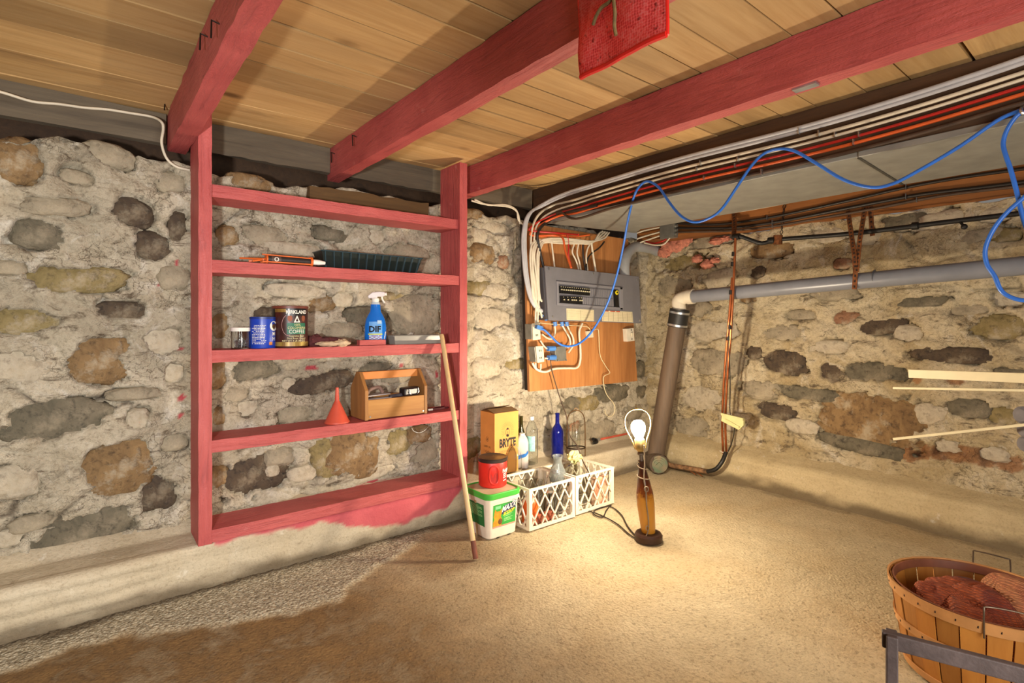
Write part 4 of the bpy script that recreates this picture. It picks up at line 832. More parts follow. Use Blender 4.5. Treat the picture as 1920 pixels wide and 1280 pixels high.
obj('price_sticker', patch(lambda a, b: bf(a, b, .002), .012, .038, .136, .158, 4, 2), mat('sticker', '#a9c6dd', .5), sb, 0)
obj('white_streak', G().add([bf(.047, .002, .002), bf(.052, .002, .002), bf(.066, .085, .002), bf(.062, .085, .002)], [(0, 1, 2, 3)]), WHT, sb, 0)
# clear plastic tray
def tray(name, x0, x1, y0, y1, z, h, fl, th, m, label, cat, ribs=0, mr=None):
    b = V(((x0+x1)/2, y0, z)); t = thing(name, label, cat, b)
    def ring(e, zz, inn): e -= inn; return [(x0-e+inn*0, y0-e, zz), (x1+e, y0-e, zz), (x1+e, y1+e, zz), (x0-e, y1+e, zz)]
    lv = [ring(0, z, 0), ring(fl, z+h, 0), ring(fl, z+h, th), ring(0, z+th, th)]; g = G()
    vs = sum(lv, []); fs = [(3, 2, 1, 0), (12, 13, 14, 15)]
    for k in range(3): fs += [(k*4+i, k*4+(i+1) % 4, k*4+4+(i+1) % 4, k*4+4+i) for i in range(4)]
    part(t, b, 'tray', g.add(vs, fs), m, smooth=0)
    e = fl; g = G()
    for q in (((x0-e, y0-e), (x1+e, y0-e)), ((x1+e, y0-e), (x1+e, y1+e)), ((x1+e, y1+e), (x0-e, y1+e)), ((x0-e, y1+e), (x0-e, y0-e))): g.bar((*q[0], z+h), (*q[1], z+h), .012, .006)
    part(t, b, 'rim', g, mr or m, smooth=0)
    for i in range(ribs):
        x = x0+(x1-x0)*(i+.1)/(ribs-.8); part(t, b, 'rib', G().bar((x, y0-.003, z+.002), (x+(x-(x0+x1)/2)*.05, y0-fl-.004, z+h), .009, .006, (1, 0, 0)), mr or m, smooth=0)
    return t
a = on(741, 3.19, 0); b = on(826, 3.19, 0)
tray('plastic_tray', a.x, b.x, 3.19, 3.33, 1.255, .055, .012, .004, mat('frosted_plastic', '#aeaaa0', .3, 0, .05, trans=.35), 'shallow frosted plastic tray at the end of the third shelf', 'tray')
# black seed tray and caulking gun on the second shelf
a = on(612, 3.21, 0); b = on(784, 3.21, 0)
tray('seed_tray', a.x, b.x, 3.235, 3.335, 1.725, .108, .028, .005, mat('black_plastic', '#13201f', .3, 0, .1), 'long ribbed black plastic seed tray on the second shelf', 'tray', 13, mat('black_plastic_sheen', '#2b4048', .25, 0, .05))  # ribs and rim in a lighter black, their sheen put into the colour
a = on(490, 3.165, 0); b = on(582, 3.165, 0); L = b.x-a.x; zc = 1.725+.026
cg = thing('caulking_gun', 'orange caulking gun holding a dark cartridge beside the seed tray', 'tool', (a.x, 3.165, 1.725)); ORG = mat('orange_metal', '#d2601e', .45, 0, .15)
obj('cartridge', G().tube([(.03, 0, .027), (L-.004, 0, .027)], .022, 16), mat('cartridge_dark', '#2b2220', .5), cg)
obj('cartridge_label', G().tube([(.05, 0, .027), (.10, 0, .027)], .0223, 16), mat('cartridge_print', '#55433c', .5), cg)
f = lambda A, B: V((.075+A, -.0228*math.cos(B/.0223), .027+.0228*math.sin(B/.0223))); g = G()
for k in range(18): g.add([f(rr*math.cos(t/18*6.283), rr*math.sin(t/18*6.283)) for rr, t in ((.012, k), (.012, k+1), (.008, k+1), (.008, k))], [(0, 1, 2, 3)])
obj('ring_print', g, WHT, cg, 0)
g = G()
for s in (-1, 1): g.bar((.0, s*.022, .010), (L, s*.024, .010), .007, .007)
g.bar((0, -.012, .050), (L, -.012, .046), .007, .006); obj('frame', g, ORG, cg, 0)
obj('end_ring', G().tube([(L-.004, 0, .027), (L+.008, 0, .027)], .030, 18), ORG, cg); obj('back_plate', G().tube([(.022, 0, .027), (.030, 0, .027)], .027, 16), ORG, cg)
obj('nozzle', G().tube([(L+.008, 0, .027), (L+.05, 0, .027), (L+.085, 0, .026)], .014, 12, rr=[.017, .016, .010]), WHT, cg); obj('rod', G().tube([(-.11, 0, .022), (.03, 0, .027)], .005, 8), ORG, cg)
obj('grip', G().bar((.015, .0, .024), (-.06, .02, .010), .014, .012).bar((.0, -.012, .02), (-.05, -.02, .008), .010, .010), ORG, cg, 0, bevel=.002)
# funnel
p = on(632, 3.22, .785)
fn = solo('funnel', G().lathe([(.074, 0), (.075, .006), (.070, .012), (.017, .128), (.013, .136), (.009, .215), (.006, .215), (.009, .136), (.066, .006)], 32, p, cap=False), mat('red_plastic', '#c9503a', .5, 0, .06), 'red plastic funnel standing upside down beside the wooden toolbox', 'funnel', smooth=50)
# wooden toolbox
PINE = woodmat('toolbox_pine', 'x', '#b57a3a', '#cf9850', '#7a4c22', 30, .6, .3); PINEZ = woodmat('toolbox_pine_end', 'z', '#9c6a36', '#b98347', '#5f3d1e', 30, .6, .3)
x0, x1, y0, y1, zb = 1.372, 1.812, 3.142, 3.372, .789; tb = V(((x0+x1)/2, (y0+y1)/2, zb))
TB = thing('toolbox', 'open wooden toolbox with a gabled carrying rail on the fourth shelf', 'toolbox', tb)
gable = [(y0, 0), (y1, 0), (y1, .185), (y1-.092, .296), (y0+.092, .296), (y0, .185)]
for xx in (x0, x1-.022): part(TB, tb, 'end_panel', G().prism(gable, lambda a, b, d, xx=xx: V((xx+d, a, zb+b)), .022), PINEZ, smooth=0, bevel=.002)
part(TB, tb, 'front_panel', G().box((x0+.022, y0+.004, zb+.004), (x1-.022, y0+.020, zb+.125)), PINE, smooth=0, bevel=.002)
part(TB, tb, 'rear_panel', G().box((x0+.022, y1-.020, zb+.004), (x1-.022, y1-.004, zb+.125)), PINE, smooth=0, bevel=.002)
part(TB, tb, 'bottom_board', G().box((x0+.022, y0+.02, zb+.004), (x1-.022, y1-.02, zb+.02)), PINE, smooth=0)
part(TB, tb, 'carrying_rail', G().box((x0+.022, y0+.095, zb+.245), (x1-.022, y0+.120, zb+.294)), mat('rail_orange', '#c77c3a', .5, 0, .1), smooth=0, bevel=.003)
for x in (x0+.035, x1-.03): part(TB, tb, 'screw', G().tube([(x, y0+.0045, zb+.02), (x, y0+.001, zb+.02)], .006, 8), STEEL)
tp = V((x0+.05, y0+.06, zb+.10))
k = thing('putty_knife', 'pale putty knife lying across the toolbox front', 'hand tool', (x0+.13, y0+.05, zb+.125)); obj('blade', G().box((-.10, -.03, 0), (.06, .02, .004)), mat('blade_grey', '#9b9aa0', .35, .5), k, 0); obj('handle', G().tube([(.055, -.005, .004), (.11, -.002, .008), (.18, .0, .010)], .012, 10, 3), mat('handle_dark', '#3c3840', .5), k)
k = thing('sanding_float', 'flat plasterer float with grey wood grip in the toolbox', 'hand tool', (x0+.12, y0+.12, zb+.140), .2); obj('plate', G().box((-.09, -.045, -.002), (.09, .045, .004)), mat('float_plate', '#b3adab', .5), k, 0); obj('grip', G().tube([(-.06, 0, .01), (-.04, 0, .035), (.03, 0, .045), (.06, 0, .01)], .012, 10, 4), mat('grip_wood', '#8b6f63', .6), k)
k = thing('paint_shield', 'dark hand tool with white clamp marks resting in the toolbox', 'hand tool', (x1-.11, y0+.055, zb+.126), .15); obj('body', G().box((-.06, -.035, 0), (.065, .03, .055)), mat('tool_black', '#1c1518', .35, 0, .1), k, 0, bevel=.012)
obj('clip', G().tube([(.05, -.037, .048), (.052, -.040, .02), (.04, -.037, .012)], .004, 6, 3), STEEL, k); obj('clip', G().tube([(-.02, -.037, .04), (-.022, -.040, .016), (-.004, -.037, .012)], .004, 6, 3), STEEL, k)
pl = thing('pliers', 'dark pliers lying on the fourth shelf beside the toolbox', 'pliers', on(822, 3.24, .786), .2)
obj('jaw', G().bar((-.06, .0, .010), (-.10, .004, .010), .022, .014), mat('tool_steel', '#4a4446', .4, .6), pl, 0)
for s in (-1, 1): obj('handle', G().tube([(-.06, 0, .010), (-.02, s*.018, .010), (.07, s*.022, .010)], .007, 8, 4), mat('tool_grip', '#4b1d20', .5), pl)
# bent wire hanging under the fourth shelf
solo('bent_wire', G().tube([aty(a, b, 3.34) for a, b in ((772, 802), (776, 808), (786, 811), (797, 806), (806, 795))], .0022, 6, 5), STEEL, 'bent piece of wire sticking out below the toolbox shelf', 'wire')
# ------------------------------------------------------------------ things on the floor
p0 = atz(892, 1049, .0); p0.z = .006; p1 = aty(828, 627, 3.112); d = (p1-p0).normalized()
sk = solo('broom_stick', G().tube([p0+d*.10, p0.lerp(p1, .5), p1-d*.01, p1], .0155, 14, rr=[.0155]*3+[.013]), woodmat('stick_wood', 'z', '#cfae7b', '#dcc194', '#a27f4c', 40, .5, .1), 'long pale wooden stick leaning against the red shelf unit', 'stick')
sub(sk, 'worn_tip', G().tube([p0, p0+d*.10], .0157, 14), mat('stick_tip', '#6e3a26', .7))
def rring(cx, cy, w, dd, r, z, n=6):
    o = []
    for (sx, sy, a) in ((1, 1, 0), (-1, 1, 90), (-1, -1, 180), (1, -1, 270)):
        for i in range(n+1):
            t = math.radians(a+90*i/n); o.append((cx+sx*(w/2-r)+r*math.cos(t), cy+sy*(dd/2-r)+r*math.sin(t), z))
    return o
def loft(rings, cap0=True, cap1=True):
    n = len(rings[0]); g = G(); fs = [(k*n+i, k*n+(i+1) % n, (k+1)*n+(i+1) % n, (k+1)*n+i) for k in range(len(rings)-1) for i in range(n)]
    if cap0: fs.append(tuple(range(n-1, -1, -1)))
    if cap1: fs.append(tuple(range((len(rings)-1)*n, len(rings)*n)))
    return g.add(sum(rings, []), fs)
# litter bucket
bk = V((2.150, 2.872, 0)); BK = thing('plastic_bucket', 'white square plastic bucket with green lid rim and label on the floor', 'bucket', bk)
BW = mat('bucket_white', '#dccfbc', .4, 0, .04); LG = mat('label_green', '#2f9a3c', .45, 0, .1); LDG = mat('label_dark_green', '#1f6f34', .5, 0, .1)
HB = .268; wz = lambda z: .236+.034*z/HB; dz_ = lambda z: .246+.030*z/HB
obj('body', loft([rring(0, 0, wz(z)-e, dz_(z)-e, .034, z) for z, e in ((0, .012), (.008, 0), (.235, 0), (.236, -.010), (HB, -.012))]), BW, BK)
obj('lid_rim', loft([rring(0, 0, .292+e, .300+e, .05, z) for z, e in ((.262, -.004), (.264, 0), (.294, .0), (.298, -.006), (.299, -.020), (.292, -.022))], True, False), mat('lid_green', '#3fa53a', .35, 0, .06), BK)
obj('lid_panel', loft([rring(0, 0, .27, .278, .045, z) for z in (.262, .291)]), mat('lid_beige', '#b3a283', .6, 0, .12), BK)
fr_ = lambda a, b, d=0: V((a, -dz_(b)/2-.0012-d, b)); lf_ = lambda a, b, d=0: V((-wz(b)/2-.0012-d, -a, b))
l1 = obj('front_label', patch(lambda a, b: fr_(a, b), -.090, .098, .080, .222, 2, 2), LG, BK, 0)
obj('label_red_edge', patch(lambda a, b: fr_(a, b, .0005), -.090, .098, .071, .081, 1, 1), mat('print_pale_red', '#cf8a78', .6), BK, 0)
NAVY = mat('print_navy', '#20285a', .5); PY = mat('print_yellow2', '#e6cf2a', .5)
sk_ = lambda a, b, d: fr_(a+.2*b, b+.0, d)
obj('navy_panel', G().add([fr_(-.022, .148, .0008), fr_(.096, .176, .0008), fr_(.096, .226, .0008), fr_(.0, .204, .0008)], [(0, 1, 2, 3)]), NAVY, l1, 0)
lettering(l1, 'MAXX', .050, lambda a, b: fr_(a+.040+.25*b, .192+b+.20*a, .0016), WHT, .80, bold=.03); lettering(l1, 'SCOOP', .032, lambda a, b: fr_(a+.040+.2*b, .158+b+.20*a, .0016), PY, .85, bold=.03)
CATO = mat('print_orange', '#d9901f', .6, 0, .25, 40)
cat_ = [(a_*1.15-.004, b_) for a_, b_ in [(-.072, .083), (-.012, .083), (-.010, .120), (-.020, .140), (-.014, .160), (-.016, .192), (-.024, .176), (-.050, .178), (-.062, .194), (-.066, .166), (-.070, .145), (-.064, .128), (-.073, .110)]]
obj('picture_print', G().add([fr_(a, b, .0010) for a, b in cat_], [tuple(range(len(cat_)))]), CATO, l1, 0); obj('picture_print', G().add([fr_(-.030+.018*math.cos(t), .108+.020*math.sin(t), .0014) for t in [i*.45 for i in range(14)]], [tuple(range(14))]), mat('print_tabby', '#6d4a22', .6, 0, .4, 60), l1, 0)
g = G(); [g.add([fr_(.0, z, .001), fr_(w, z+.004, .001), fr_(w, z+.0075, .001), fr_(.0, z+.0035, .001)], [(0, 1, 2, 3)]) for z, w in ((.142, .07), (.132, .06), (.118, .072), (.110, .055), (.101, .066))]; o = obj('small_print', g, mat('print_pale_green', '#9fd08a', .6), l1, 0); o['kind'] = 'stuff'
obj('label_corner', patch(lambda a, b: fr_(a, b, .0010), -.072, -.028, .192, .212), mat('print_mint', '#7cc48c', .6), l1, 0)
l2 = obj('side_label', patch(lambda a, b: lf_(a, b), -.085, .090, .080, .222, 2, 2), LDG, BK, 0)
g = G(); [g.add([lf_(-.065, z, .001), lf_(.07 if k % 3 else .03, z, .001), lf_(.07 if k % 3 else .03, z+.003, .001), lf_(-.065, z+.003, .001)], [(0, 1, 2, 3)]) for k, z in enumerate([.205-.008*i for i in range(9)])]; o = obj('small_print', g, mat('print_pale_green', '#9fd08a', .6), l2, 0); o['kind'] = 'stuff'
obj('tape_strip', patch(lambda a, b: lf_(a, b, .0008), -.012, .012, .002, .084, 1, 2), mat('tape_tan', '#bda075', .5), BK, 0); obj('tape_strip', patch(lambda a, b: lf_(a, b, .0008), -.012, .012, .216, .234, 1, 1), mat('tape_tan', '#bda075', .5), BK, 0)
obj('bail_handle', G().tube([(.139, -.05, .235), (.13, -.12, .21), (.10, -.158, .228), (.06, -.160, .240), (.055, -.158, .236), (.10, -.160, .212), (.142, -.12, .19)], .0028, 6, 5), STEEL, BK)
for x in (-.04, .05): obj('foot_notch', G().box((x-.012, -.1215, .0), (x+.012, -.112, .006)), BLACK, BK, 0)
# red canister on the bucket
rc = V((2.190, 2.915, .2915)); RCm = mat('canister_red', '#d3281c', .4, 0, .06); a0 = math.atan2(-rc.y, -rc.x)
RC = thing('coffee_canister', 'red plastic coffee canister with dark lid standing on the bucket', 'canister', rc)
RR = [(.088, 0), (.095, .008), (.097, .10), (.099, .165), (.096, .172)]
obj('body', G().lathe(RR, 40), RCm, RC)
obj('lid', G().lathe([(.099, .168), (.102, .172), (.102, .190), (.097, .194), (.090, .190), (.001, .190)], 40), mat('lid_brown_black', '#2e2420', .3, 0, .2), RC)
f = cylmap(.0965, a0+.10, .09); loop = [f(.031*math.cos(t)*1.0, .060*math.copysign(abs(math.sin(t))**.6, math.sin(t)), .002) for t in [i*6.283/28 for i in range(28)]]
obj('handle', G().tube(loop, .0062, 8, 1, True), RCm, RC); obj('recess_shade', G().add([f(.028*math.cos(t), .056*math.copysign(abs(math.sin(t))**.6, math.sin(t)), .001) for t in [i*6.283/28 for i in range(28)]], [tuple(range(28))]), mat('canister_red_shade', '#b01f16', .5), RC, 0)  # flat darker disc paints in the shade of a hollow grip
f = cylmap(.098, a0+.72, .11); lettering(RC, 'Folgers', .036, lambda a, b: f(a, b+.12*a, .0022), WHT, .9, 'LEFT', .015); f = cylmap(.098, a0+.78, .075)
g = G(); [g.add([f(0, z, .002), f(.03, z+.004, .002), f(.03, z+.009, .002), f(0, z+.005, .002)], [(0, 1, 2, 3)]) for z in (.012, 0, -.012, -.03)]; o = obj('small_print', g, WHT, RC, 0); o['kind'] = 'stuff'
# milk crates
CRP = mat('crate_plastic', '#e2d5bd', .4, 0, .05)
def crate(x0, x1, y0, y1, h, label, nx, ny):
    b = V(((x0+x1)/2, (y0+y1)/2, 0)); W, D = (x1-x0)/2, (y1-y0)/2; t = thing('milk_crate', label, 'crate', b); z0 = .006
    g = G()
    for sx in (-1, 1):
        for sy in (-1, 1): g.box((sx*W-(.029 if sx > 0 else -.001), sy*D-(.029 if sy > 0 else -.001), z0+.001), (sx*W+(.029 if sx < 0 else -.001), sy*D+(.029 if sy < 0 else -.001), h-.003))
    obj('corner_posts', g, CRP, t, 0, bevel=.003)
    for i in range(7): obj('floor_bar', G().box((-W+.01, -D+.01+(2*D-.04)*i/6, z0), (W-.01, -D+.03+(2*D-.04)*i/6, z0+.008)), CRP, t, 0)
    for ax, sgn, n in (('x', -1, nx), ('x', 1, nx), ('y', -1, ny), ('y', 1, ny)):
        L = W if ax == 'x' else D; N = D if ax == 'x' else W
        P = lambda a, z, e=0: V((a, sgn*(N-.007), z)) if ax == 'x' else V((sgn*(N-.007), a, z))
        up = V((0, 1, 0)) if ax == 'x' else V((1, 0, 0)); g = G()
        La = L-(.0005 if ax == 'x' else .0145); g.bar(P(-La, h-.008), P(La, h-.008), .014, .016, V((0, 0, 1))).bar(P(-La, z0+.010), P(La, z0+.010), .014, .020, V((0, 0, 1)))
        sp = (2*L-.06)/n; dx = sp*1.55
        for k in range(-2, n+2):
            for s in (-1, 1):
                a0_, a1_ = -L+.025+k*sp, -L+.025+k*sp+dx; za, zb2 = (z0+.02, h-.015) if s > 0 else (h-.015, z0+.02)
                ta = max(0, (-L+.02-a0_)/dx); tb_ = min(1, (L-.02-a0_)/dx)
                if tb_-ta < .05: continue
                g.bar(P(a0_+dx*ta, za+(zb2-za)*ta), P(a0_+dx*tb_, za+(zb2-za)*tb_), .0085, .0085, up)
        obj('lattice_panel', g, CRP, t, 0)
    return t
crate(2.326, 2.763, 2.690, 3.065, .284, 'white lattice milk crate next to the bucket', 4, 4)
crate(2.785, 3.205, 2.705, 3.065, .284, 'white lattice milk crate nearest the lamp, holding the glass carboy', 4, 4)
# glassware in and behind the crates
def bottle(name, p, prof, m, label, cat, rot=None, n=24, extra=()):
    t = thing(name, label, cat, p, rot=rot); obj('body', G().lathe(prof, n, cap=False), m, t, 50)
    for nm, pr, mm in extra: obj(nm, G().lathe(pr, n), mm, t)
    return t
def hollow(pr, th=.003): return pr+[(max(.001, r-th), z+(th if i == 0 else 0)) for i, (r, z) in reversed(list(enumerate(pr)))]+[(.0005, pr[0][1]+th)]
CLEARP = mat('clear_pet', (.90, .93, .93), .08, 0, .02, trans=1., ior=1.2); AMB = mat('orange_plastic', '#cf5a18', .4, 0, .1)
bottle('glass_jar', (2.64, 2.83, .016), hollow([(.06, 0), (.072, .01), (.072, .13), (.05, .155), (.05, .18)]), GLASS, 'squat clear glass jar inside the crate next to the bucket', 'jar', extra=[('metal_ring', [(.052, .165), (.053, .165), (.053, .182), (.051, .182)], STEEL)])
bottle('glass_jar', (2.52, 2.98, .016), hollow([(.05, 0), (.058, .01), (.058, .17), (.04, .20), (.04, .225)]), GLASS, 'taller clear glass jar at the back of the crate next to the bucket', 'jar')
bottle('plastic_jug', (2.42, 2.79, .016), [(.05, 0), (.058, .01), (.058, .14), (.04, .17), (.022, .185), (.022, .20), (.001, .20)], AMB, 'orange plastic jug inside the crate next to the bucket', 'jug', extra=[('cap', [(.025, .195), (.025, .222), (.001, .222)], mat('print_yellow3', '#c9a23a', .5))])
bottle('clear_bottle', (2.55, 3.12, .25), hollow([(.052, 0), (.056, .01), (.056, .12), (.05, .16), (.03, .20), (.016, .215), (.016, .23)]), CLEARP, 'empty clear plastic bottle behind the crate, in front of the taller bottle', 'bottle')
bottle('glass_pane_jar', (2.66, 2.99, .016), hollow([(.055, 0), (.065, .01), (.065, .15), (.045, .18), (.045, .20)]), GLASS, 'clear glass storage jar beside the crate divider', 'jar')
solo('brick_piece', G().box((2.38, 2.73, .016), (2.60, 2.77, .075)), mat('terracotta', '#8f4a30', .85, 0, .3, 30, bump=.5), 'terracotta piece on the bottom of the crate next to the bucket', 'brick', bevel=.006)
solo('red_carton', G().box((3.02, 2.735, .016), (3.16, 2.775, .22)), mat('carton_rust', '#a8522f', .7, 0, .35, 18, col2='#c9b89a'), 'rust and cream printed carton in the crate nearest the lamp', 'carton', bevel=.003)
cby = bottle('glass_carboy', (3.00, 2.93, .016), hollow([(.10, 0), (.115, .012), (.115, .17), (.10, .215), (.06, .255), (.035, .27), (.034, .31)]), GLASS, 'big clear glass carboy in the crate nearest the lamp', 'carboy', n=32)
ppr = solo('paper_wad', lump((3.00, 2.93, .345), (.055, .05, .04), 3, .6, 20, 12, 2.6), mat('yellow_paper', '#ddd08a', .8, 0, .1), 'crumpled pale yellow paper stuffed in the carboy mouth', 'paper', smooth=0)
pc_ = aty(1046, 860, 2.86)
bottle('lamp_chimney', (pc_.x, 2.86, .212), hollow([(.034, 0), (.060, .02), (.066, .06), (.052, .10), (.032, .15), (.030, .175), (.040, .205)], .004), mat('smoky_glass', (.62, .68, .68), .08, 0, .02, trans=.85), 'bulbous clear glass lamp chimney sticking out of the crate', 'lamp chimney', rot=(.05, -.06, 0))
bottle('glass_flask', (pc_.x, 2.87, .016), hollow([(.06, 0), (.068, .012), (.068, .14), (.03, .17), (.028, .195)]), GLASS, 'clear glass flask low in the crate under the lamp chimney', 'flask')
# cardboard box on the kerb
CARD = mat('cardboard', '#cf8f45', .75, 0, .06, 8, bump=.1); cx0, cx1, cy0, cy1, cz0, cz1 = 2.388, 2.618, 3.155, 3.335, .257, .722; cbx = V(((cx0+cx1)/2, (cy0+cy1)/2, cz0))
CB = thing('cardboard_box', 'tall orange brown cardboard box on the kerb beside the red post', 'box', cbx)
part(CB, cbx, 'carton', G().box((cx0, cy0, cz0), (cx1, cy1, cz1)), CARD, smooth=0, bevel=.002)
part(CB, cbx, 'flap', G().add([(cx0, cy0, cz1+.001), (cx1, cy0, cz1+.001), (cx1, cy0+.09, cz1+.022), (cx0, cy0+.09, cz1+.022)], [(0, 1, 2, 3)]), mat('cardboard_inner', '#7d5f3a', .8), smooth=0); part(CB, cbx, 'flap', G().add([(cx0, cy1, cz1+.001), (cx1, cy1, cz1+.001), (cx1, cy1-.09, cz1+.034), (cx0, cy1-.09, cz1+.034)], [(3, 2, 1, 0)]), mat('cardboard_inner', '#7d5f3a', .8), smooth=0)
ff = lambda a, b, d=.001: V((a-cbx.x+cx0+.115, cy0-cbx.y-d, b)); sf = lambda a, b, d=.001: V((cx0-cbx.x-d, -a, b))
INKB = mat('print_black', '#221a12', .7, 0, .05); lettering(CB, 'BRYTE', .086, lambda a, b: ff(a+.008, .232+b), INKB, .64, bold=.05); lettering(CB, 'GARDEN LAMP OIL', .024, lambda a, b: ff(a+.008, .172+b), mat('print_brown', '#8a5a2a', .7), .8)
lettering(CB, '1 Gallon', .032, lambda a, b: sf(a, .165+b), INKB, .85); lettering(CB, 'LAMP OIL', .022, lambda a, b: sf(a, .205+b), INKB, .9)
g = G(); C2 = (.008, .325)
for i in range(22):
    t = math.radians(-35+250*i/21); g.add([ff(C2[0]+r_*math.cos(t+e), C2[1]+r_*1.1*math.sin(t+e)) for r_, e in ((.032, -.03), (.032, .03), (.062, .018), (.062, -.018))], [(0, 1, 2, 3)])
obj('lantern_rays', g, mat('print_brown2', '#9a6a34', .7), CB, 0)
g = G()
for k in range(20):
    t0, t1 = k*6.283/20, (k+1)*6.283/20; g.add([ff(C2[0]+r_*math.cos(t), C2[1]-.012+r_*1.75*math.sin(t)) for r_, t in ((.019, t0), (.019, t1), (.016, t1), (.016, t0))], [(0, 1, 2, 3)])
g.add([ff(C2[0]+a, C2[1]+b) for a, b in ((-.012, -.045), (.012, -.045), (.008, -.028), (0, -.022), (-.008, -.028))], [(0, 1, 2, 3, 4)]).add([ff(C2[0]+a, C2[1]+b) for a, b in ((-.009, .006), (.009, .006), (.003, .022), (-.003, .022))], [(0, 1, 2, 3)]).add([ff(C2[0]+a, C2[1]+b) for a, b in ((-.004, -.016), (.004, -.016), (0, -.002))], [(0, 1, 2)])
obj('lantern_emblem', g, INKB, CB, 0)
g = G()
for k in range(16):
    t0, t1 = k*6.283/16, (k+1)*6.283/16; g.add([sf(r_*math.cos(t), .262+r_*math.sin(t)) for r_, t in ((.018, t0), (.018, t1), (.016, t1), (.016, t0))], [(0, 1, 2, 3)])
g.add([sf(a, .262+b) for a, b in ((-.004, -.009), (.004, -.009), (.003, .008), (-.003, .008))], [(0, 1, 2, 3)]); obj('round_emblem', g, INKB, CB, 0)
# bottles on the kerb
p = on(997, 3.26, .256)
wb = thing('water_bottle', 'tall clear plastic bottle with pale label and white cap on the kerb', 'bottle', p, FACE); wp_ = [(.045, 0), (.05, .01), (.05, .24), (.047, .28), (.025, .335), (.014, .345), (.014, .36)]
obj('body', G().lathe(hollow(wp_), 24, cap=False), CLEARP, wb, 50); obj('cap', G().lathe([(.018, .352), (.018, .382), (.001, .382)], 16), WHT, wb); obj('label', patch(lambda a, b: V((.051*math.sin(a), -.051*math.cos(a), b)), -1.1, .5, .11, .23, 12, 1), mat('label_aqua', '#8fc3bd', .6, 0, .2, 40), wb, 0)
p = on(977, 3.29, .256); bottle('green_bottle', p, hollow([(.04, 0), (.044, .01), (.044, .22), (.016, .30), (.015, .385), (.017, .39)]), mat('olive_glass', (.18, .16, .04), .05, 0, .02, trans=.9), 'olive green glass bottle standing behind the white jug', 'bottle')
p = on(979, 3.22, .256); jg = thing('plastic_jug', 'white plastic jug with a blue print beside the cardboard box', 'jug', p, FACE); obj('body', loft([rring(0, 0, w_, w_*.7, .02, z) for w_, z in ((.09, 0), (.098, .01), (.098, .20), (.075, .235), (.045, .258))]), mat('jug_white', '#d9cfc6', .35, 0, .06, trans=.2), jg); obj('cap', G().lathe([(.022, .255), (.022, .270), (.001, .270)], 14), WHT, jg)
obj('blue_print', G().add([V((a, -.0385, b)) for a, b in ((-.05, .085), (-.02, .105), (.03, .12), (.045, .145), (.048, .12), (.03, .095), (-.03, .07), (-.04, .03), (-.05, .03))], [tuple(range(9))]), mat('print_blue', '#1f6fc0', .5), jg, 0)
p = on(1045, 3.26, .256); bottle('blue_bottle', p, hollow([(.046, 0), (.052, .008), (.052, .215), (.046, .245), (.020, .285), (.017, .30), (.017, .365), (.019, .368), (.019, .378)], .004), mat('cobalt_glass', (.015, .03, .42), .04, 0, .02, trans=.75), 'cobalt blue wine bottle standing on the kerb', 'bottle')
# wire lantern on the kerb
p = on(1080, 3.20, .256); WB = mat('bronze_wire', '#6b4e2e', .4, .6, .2)
ln = thing('wire_lantern', 'bronze wire lantern with an upright glass tube on the kerb', 'lantern', p, FACE)
obj('hoop', G().tube([(-.075, 0, .0), (-.078, 0, .2), (-.070, 0, .33), (-.03, 0, .385), (.03, 0, .385), (.07, 0, .33), (.078, 0, .2), (.078, 0, .0)], .0045, 8, 6), WB, ln)
obj('ring', G().tube([(.078*math.cos(t), .06*math.sin(t), .075) for t in [i*6.283/24 for i in range(24)]], .006, 8, 1, True), mat('dark_bronze', '#3a2a1c', .5, .5), ln)
obj('glass_tube', G().lathe(hollow([(.036, .075), (.036, .26), (.033, .265)], .002), 20, cap=False), GLASS, ln); obj('candle_cup', G().lathe([(.034, 0), (.038, .004), (.038, .06), (.001, .062)], 20), mat('cup_white', '#cfc4b2', .5), ln)
obj('top_loop', G().tube([(.012*math.cos(t), 0, .400+.012*math.sin(t)) for t in [i*6.283/12 for i in range(12)]], .003, 6, 1, True), WB, ln)
# red handled tool lying on the kerb
a = on(1113, 3.36, .293); b = on(1178, 3.36, .298)
tl = thing('pipe_cutter', 'tool with black head and thin red handle lying on the kerb', 'hand tool', a); q = b-a
obj('handle', G().tube([q*.12+V((0, 0, .012)), q+V((0, 0, .008))], .010, 10), mat('handle_red', '#c2553f', .5), tl); obj('collar', G().tube([q*.06+V((0, 0, .012)), q*.16+V((0, 0, .012))], .016, 10), STEEL, tl)
obj('head', G().tube([V((-.02, -.01, .03)), q*.05+V((0, 0, .018)), V((.01, -.03, .005)), V((-.03, -.02, .0))], .016, 8, 3), BLACK, tl)
# ------------------------------------------------------------------ the lamp
lp = atz(1216, 1013, 0); LP = thing('table_lamp', 'lit bare bulb lamp with amber glazed bottle body on the floor', 'lamp', lp)
WOODB = woodmat('lamp_wood', 'x', '#3f2417', '#57331f', '#23130c', 30, .5, .3)
obj('base', G().lathe([(.080, 0), (.086, .006), (.088, .04), (.080, .052), (.060, .056), (.001, .058)], 14), WOODB, LP, 30)
tilt = Matrix.Translation((0, 0, .05)) @ Matrix.Rotation(math.radians(-5.6), 4, V((SA, CA, 0)))
t = NT('amber_glaze'); co = t.coord(); sp = t.n.new('ShaderNodeSeparateXYZ'); t.link(co, sp.inputs[0]); nz = t.noise(co, 26, 5, .7)
hh = t.math('ADD', sp.outputs[2], t.math('MULTIPLY', t.math('SUBTRACT', nz, .5), .16)); c = t.ramp(t.val(hh, .12, .36), [(0, srgb('#b9812a')), (.42, srgb('#b8802a')), (.60, srgb('#6b3416')), (1, srgb('#3a1d12'))])
GLAZE = t.out(c, .16)
def lpart(name, g, m, sm=40, par=None): return obj(name, g.xf(tilt), m, par or LP, sm)
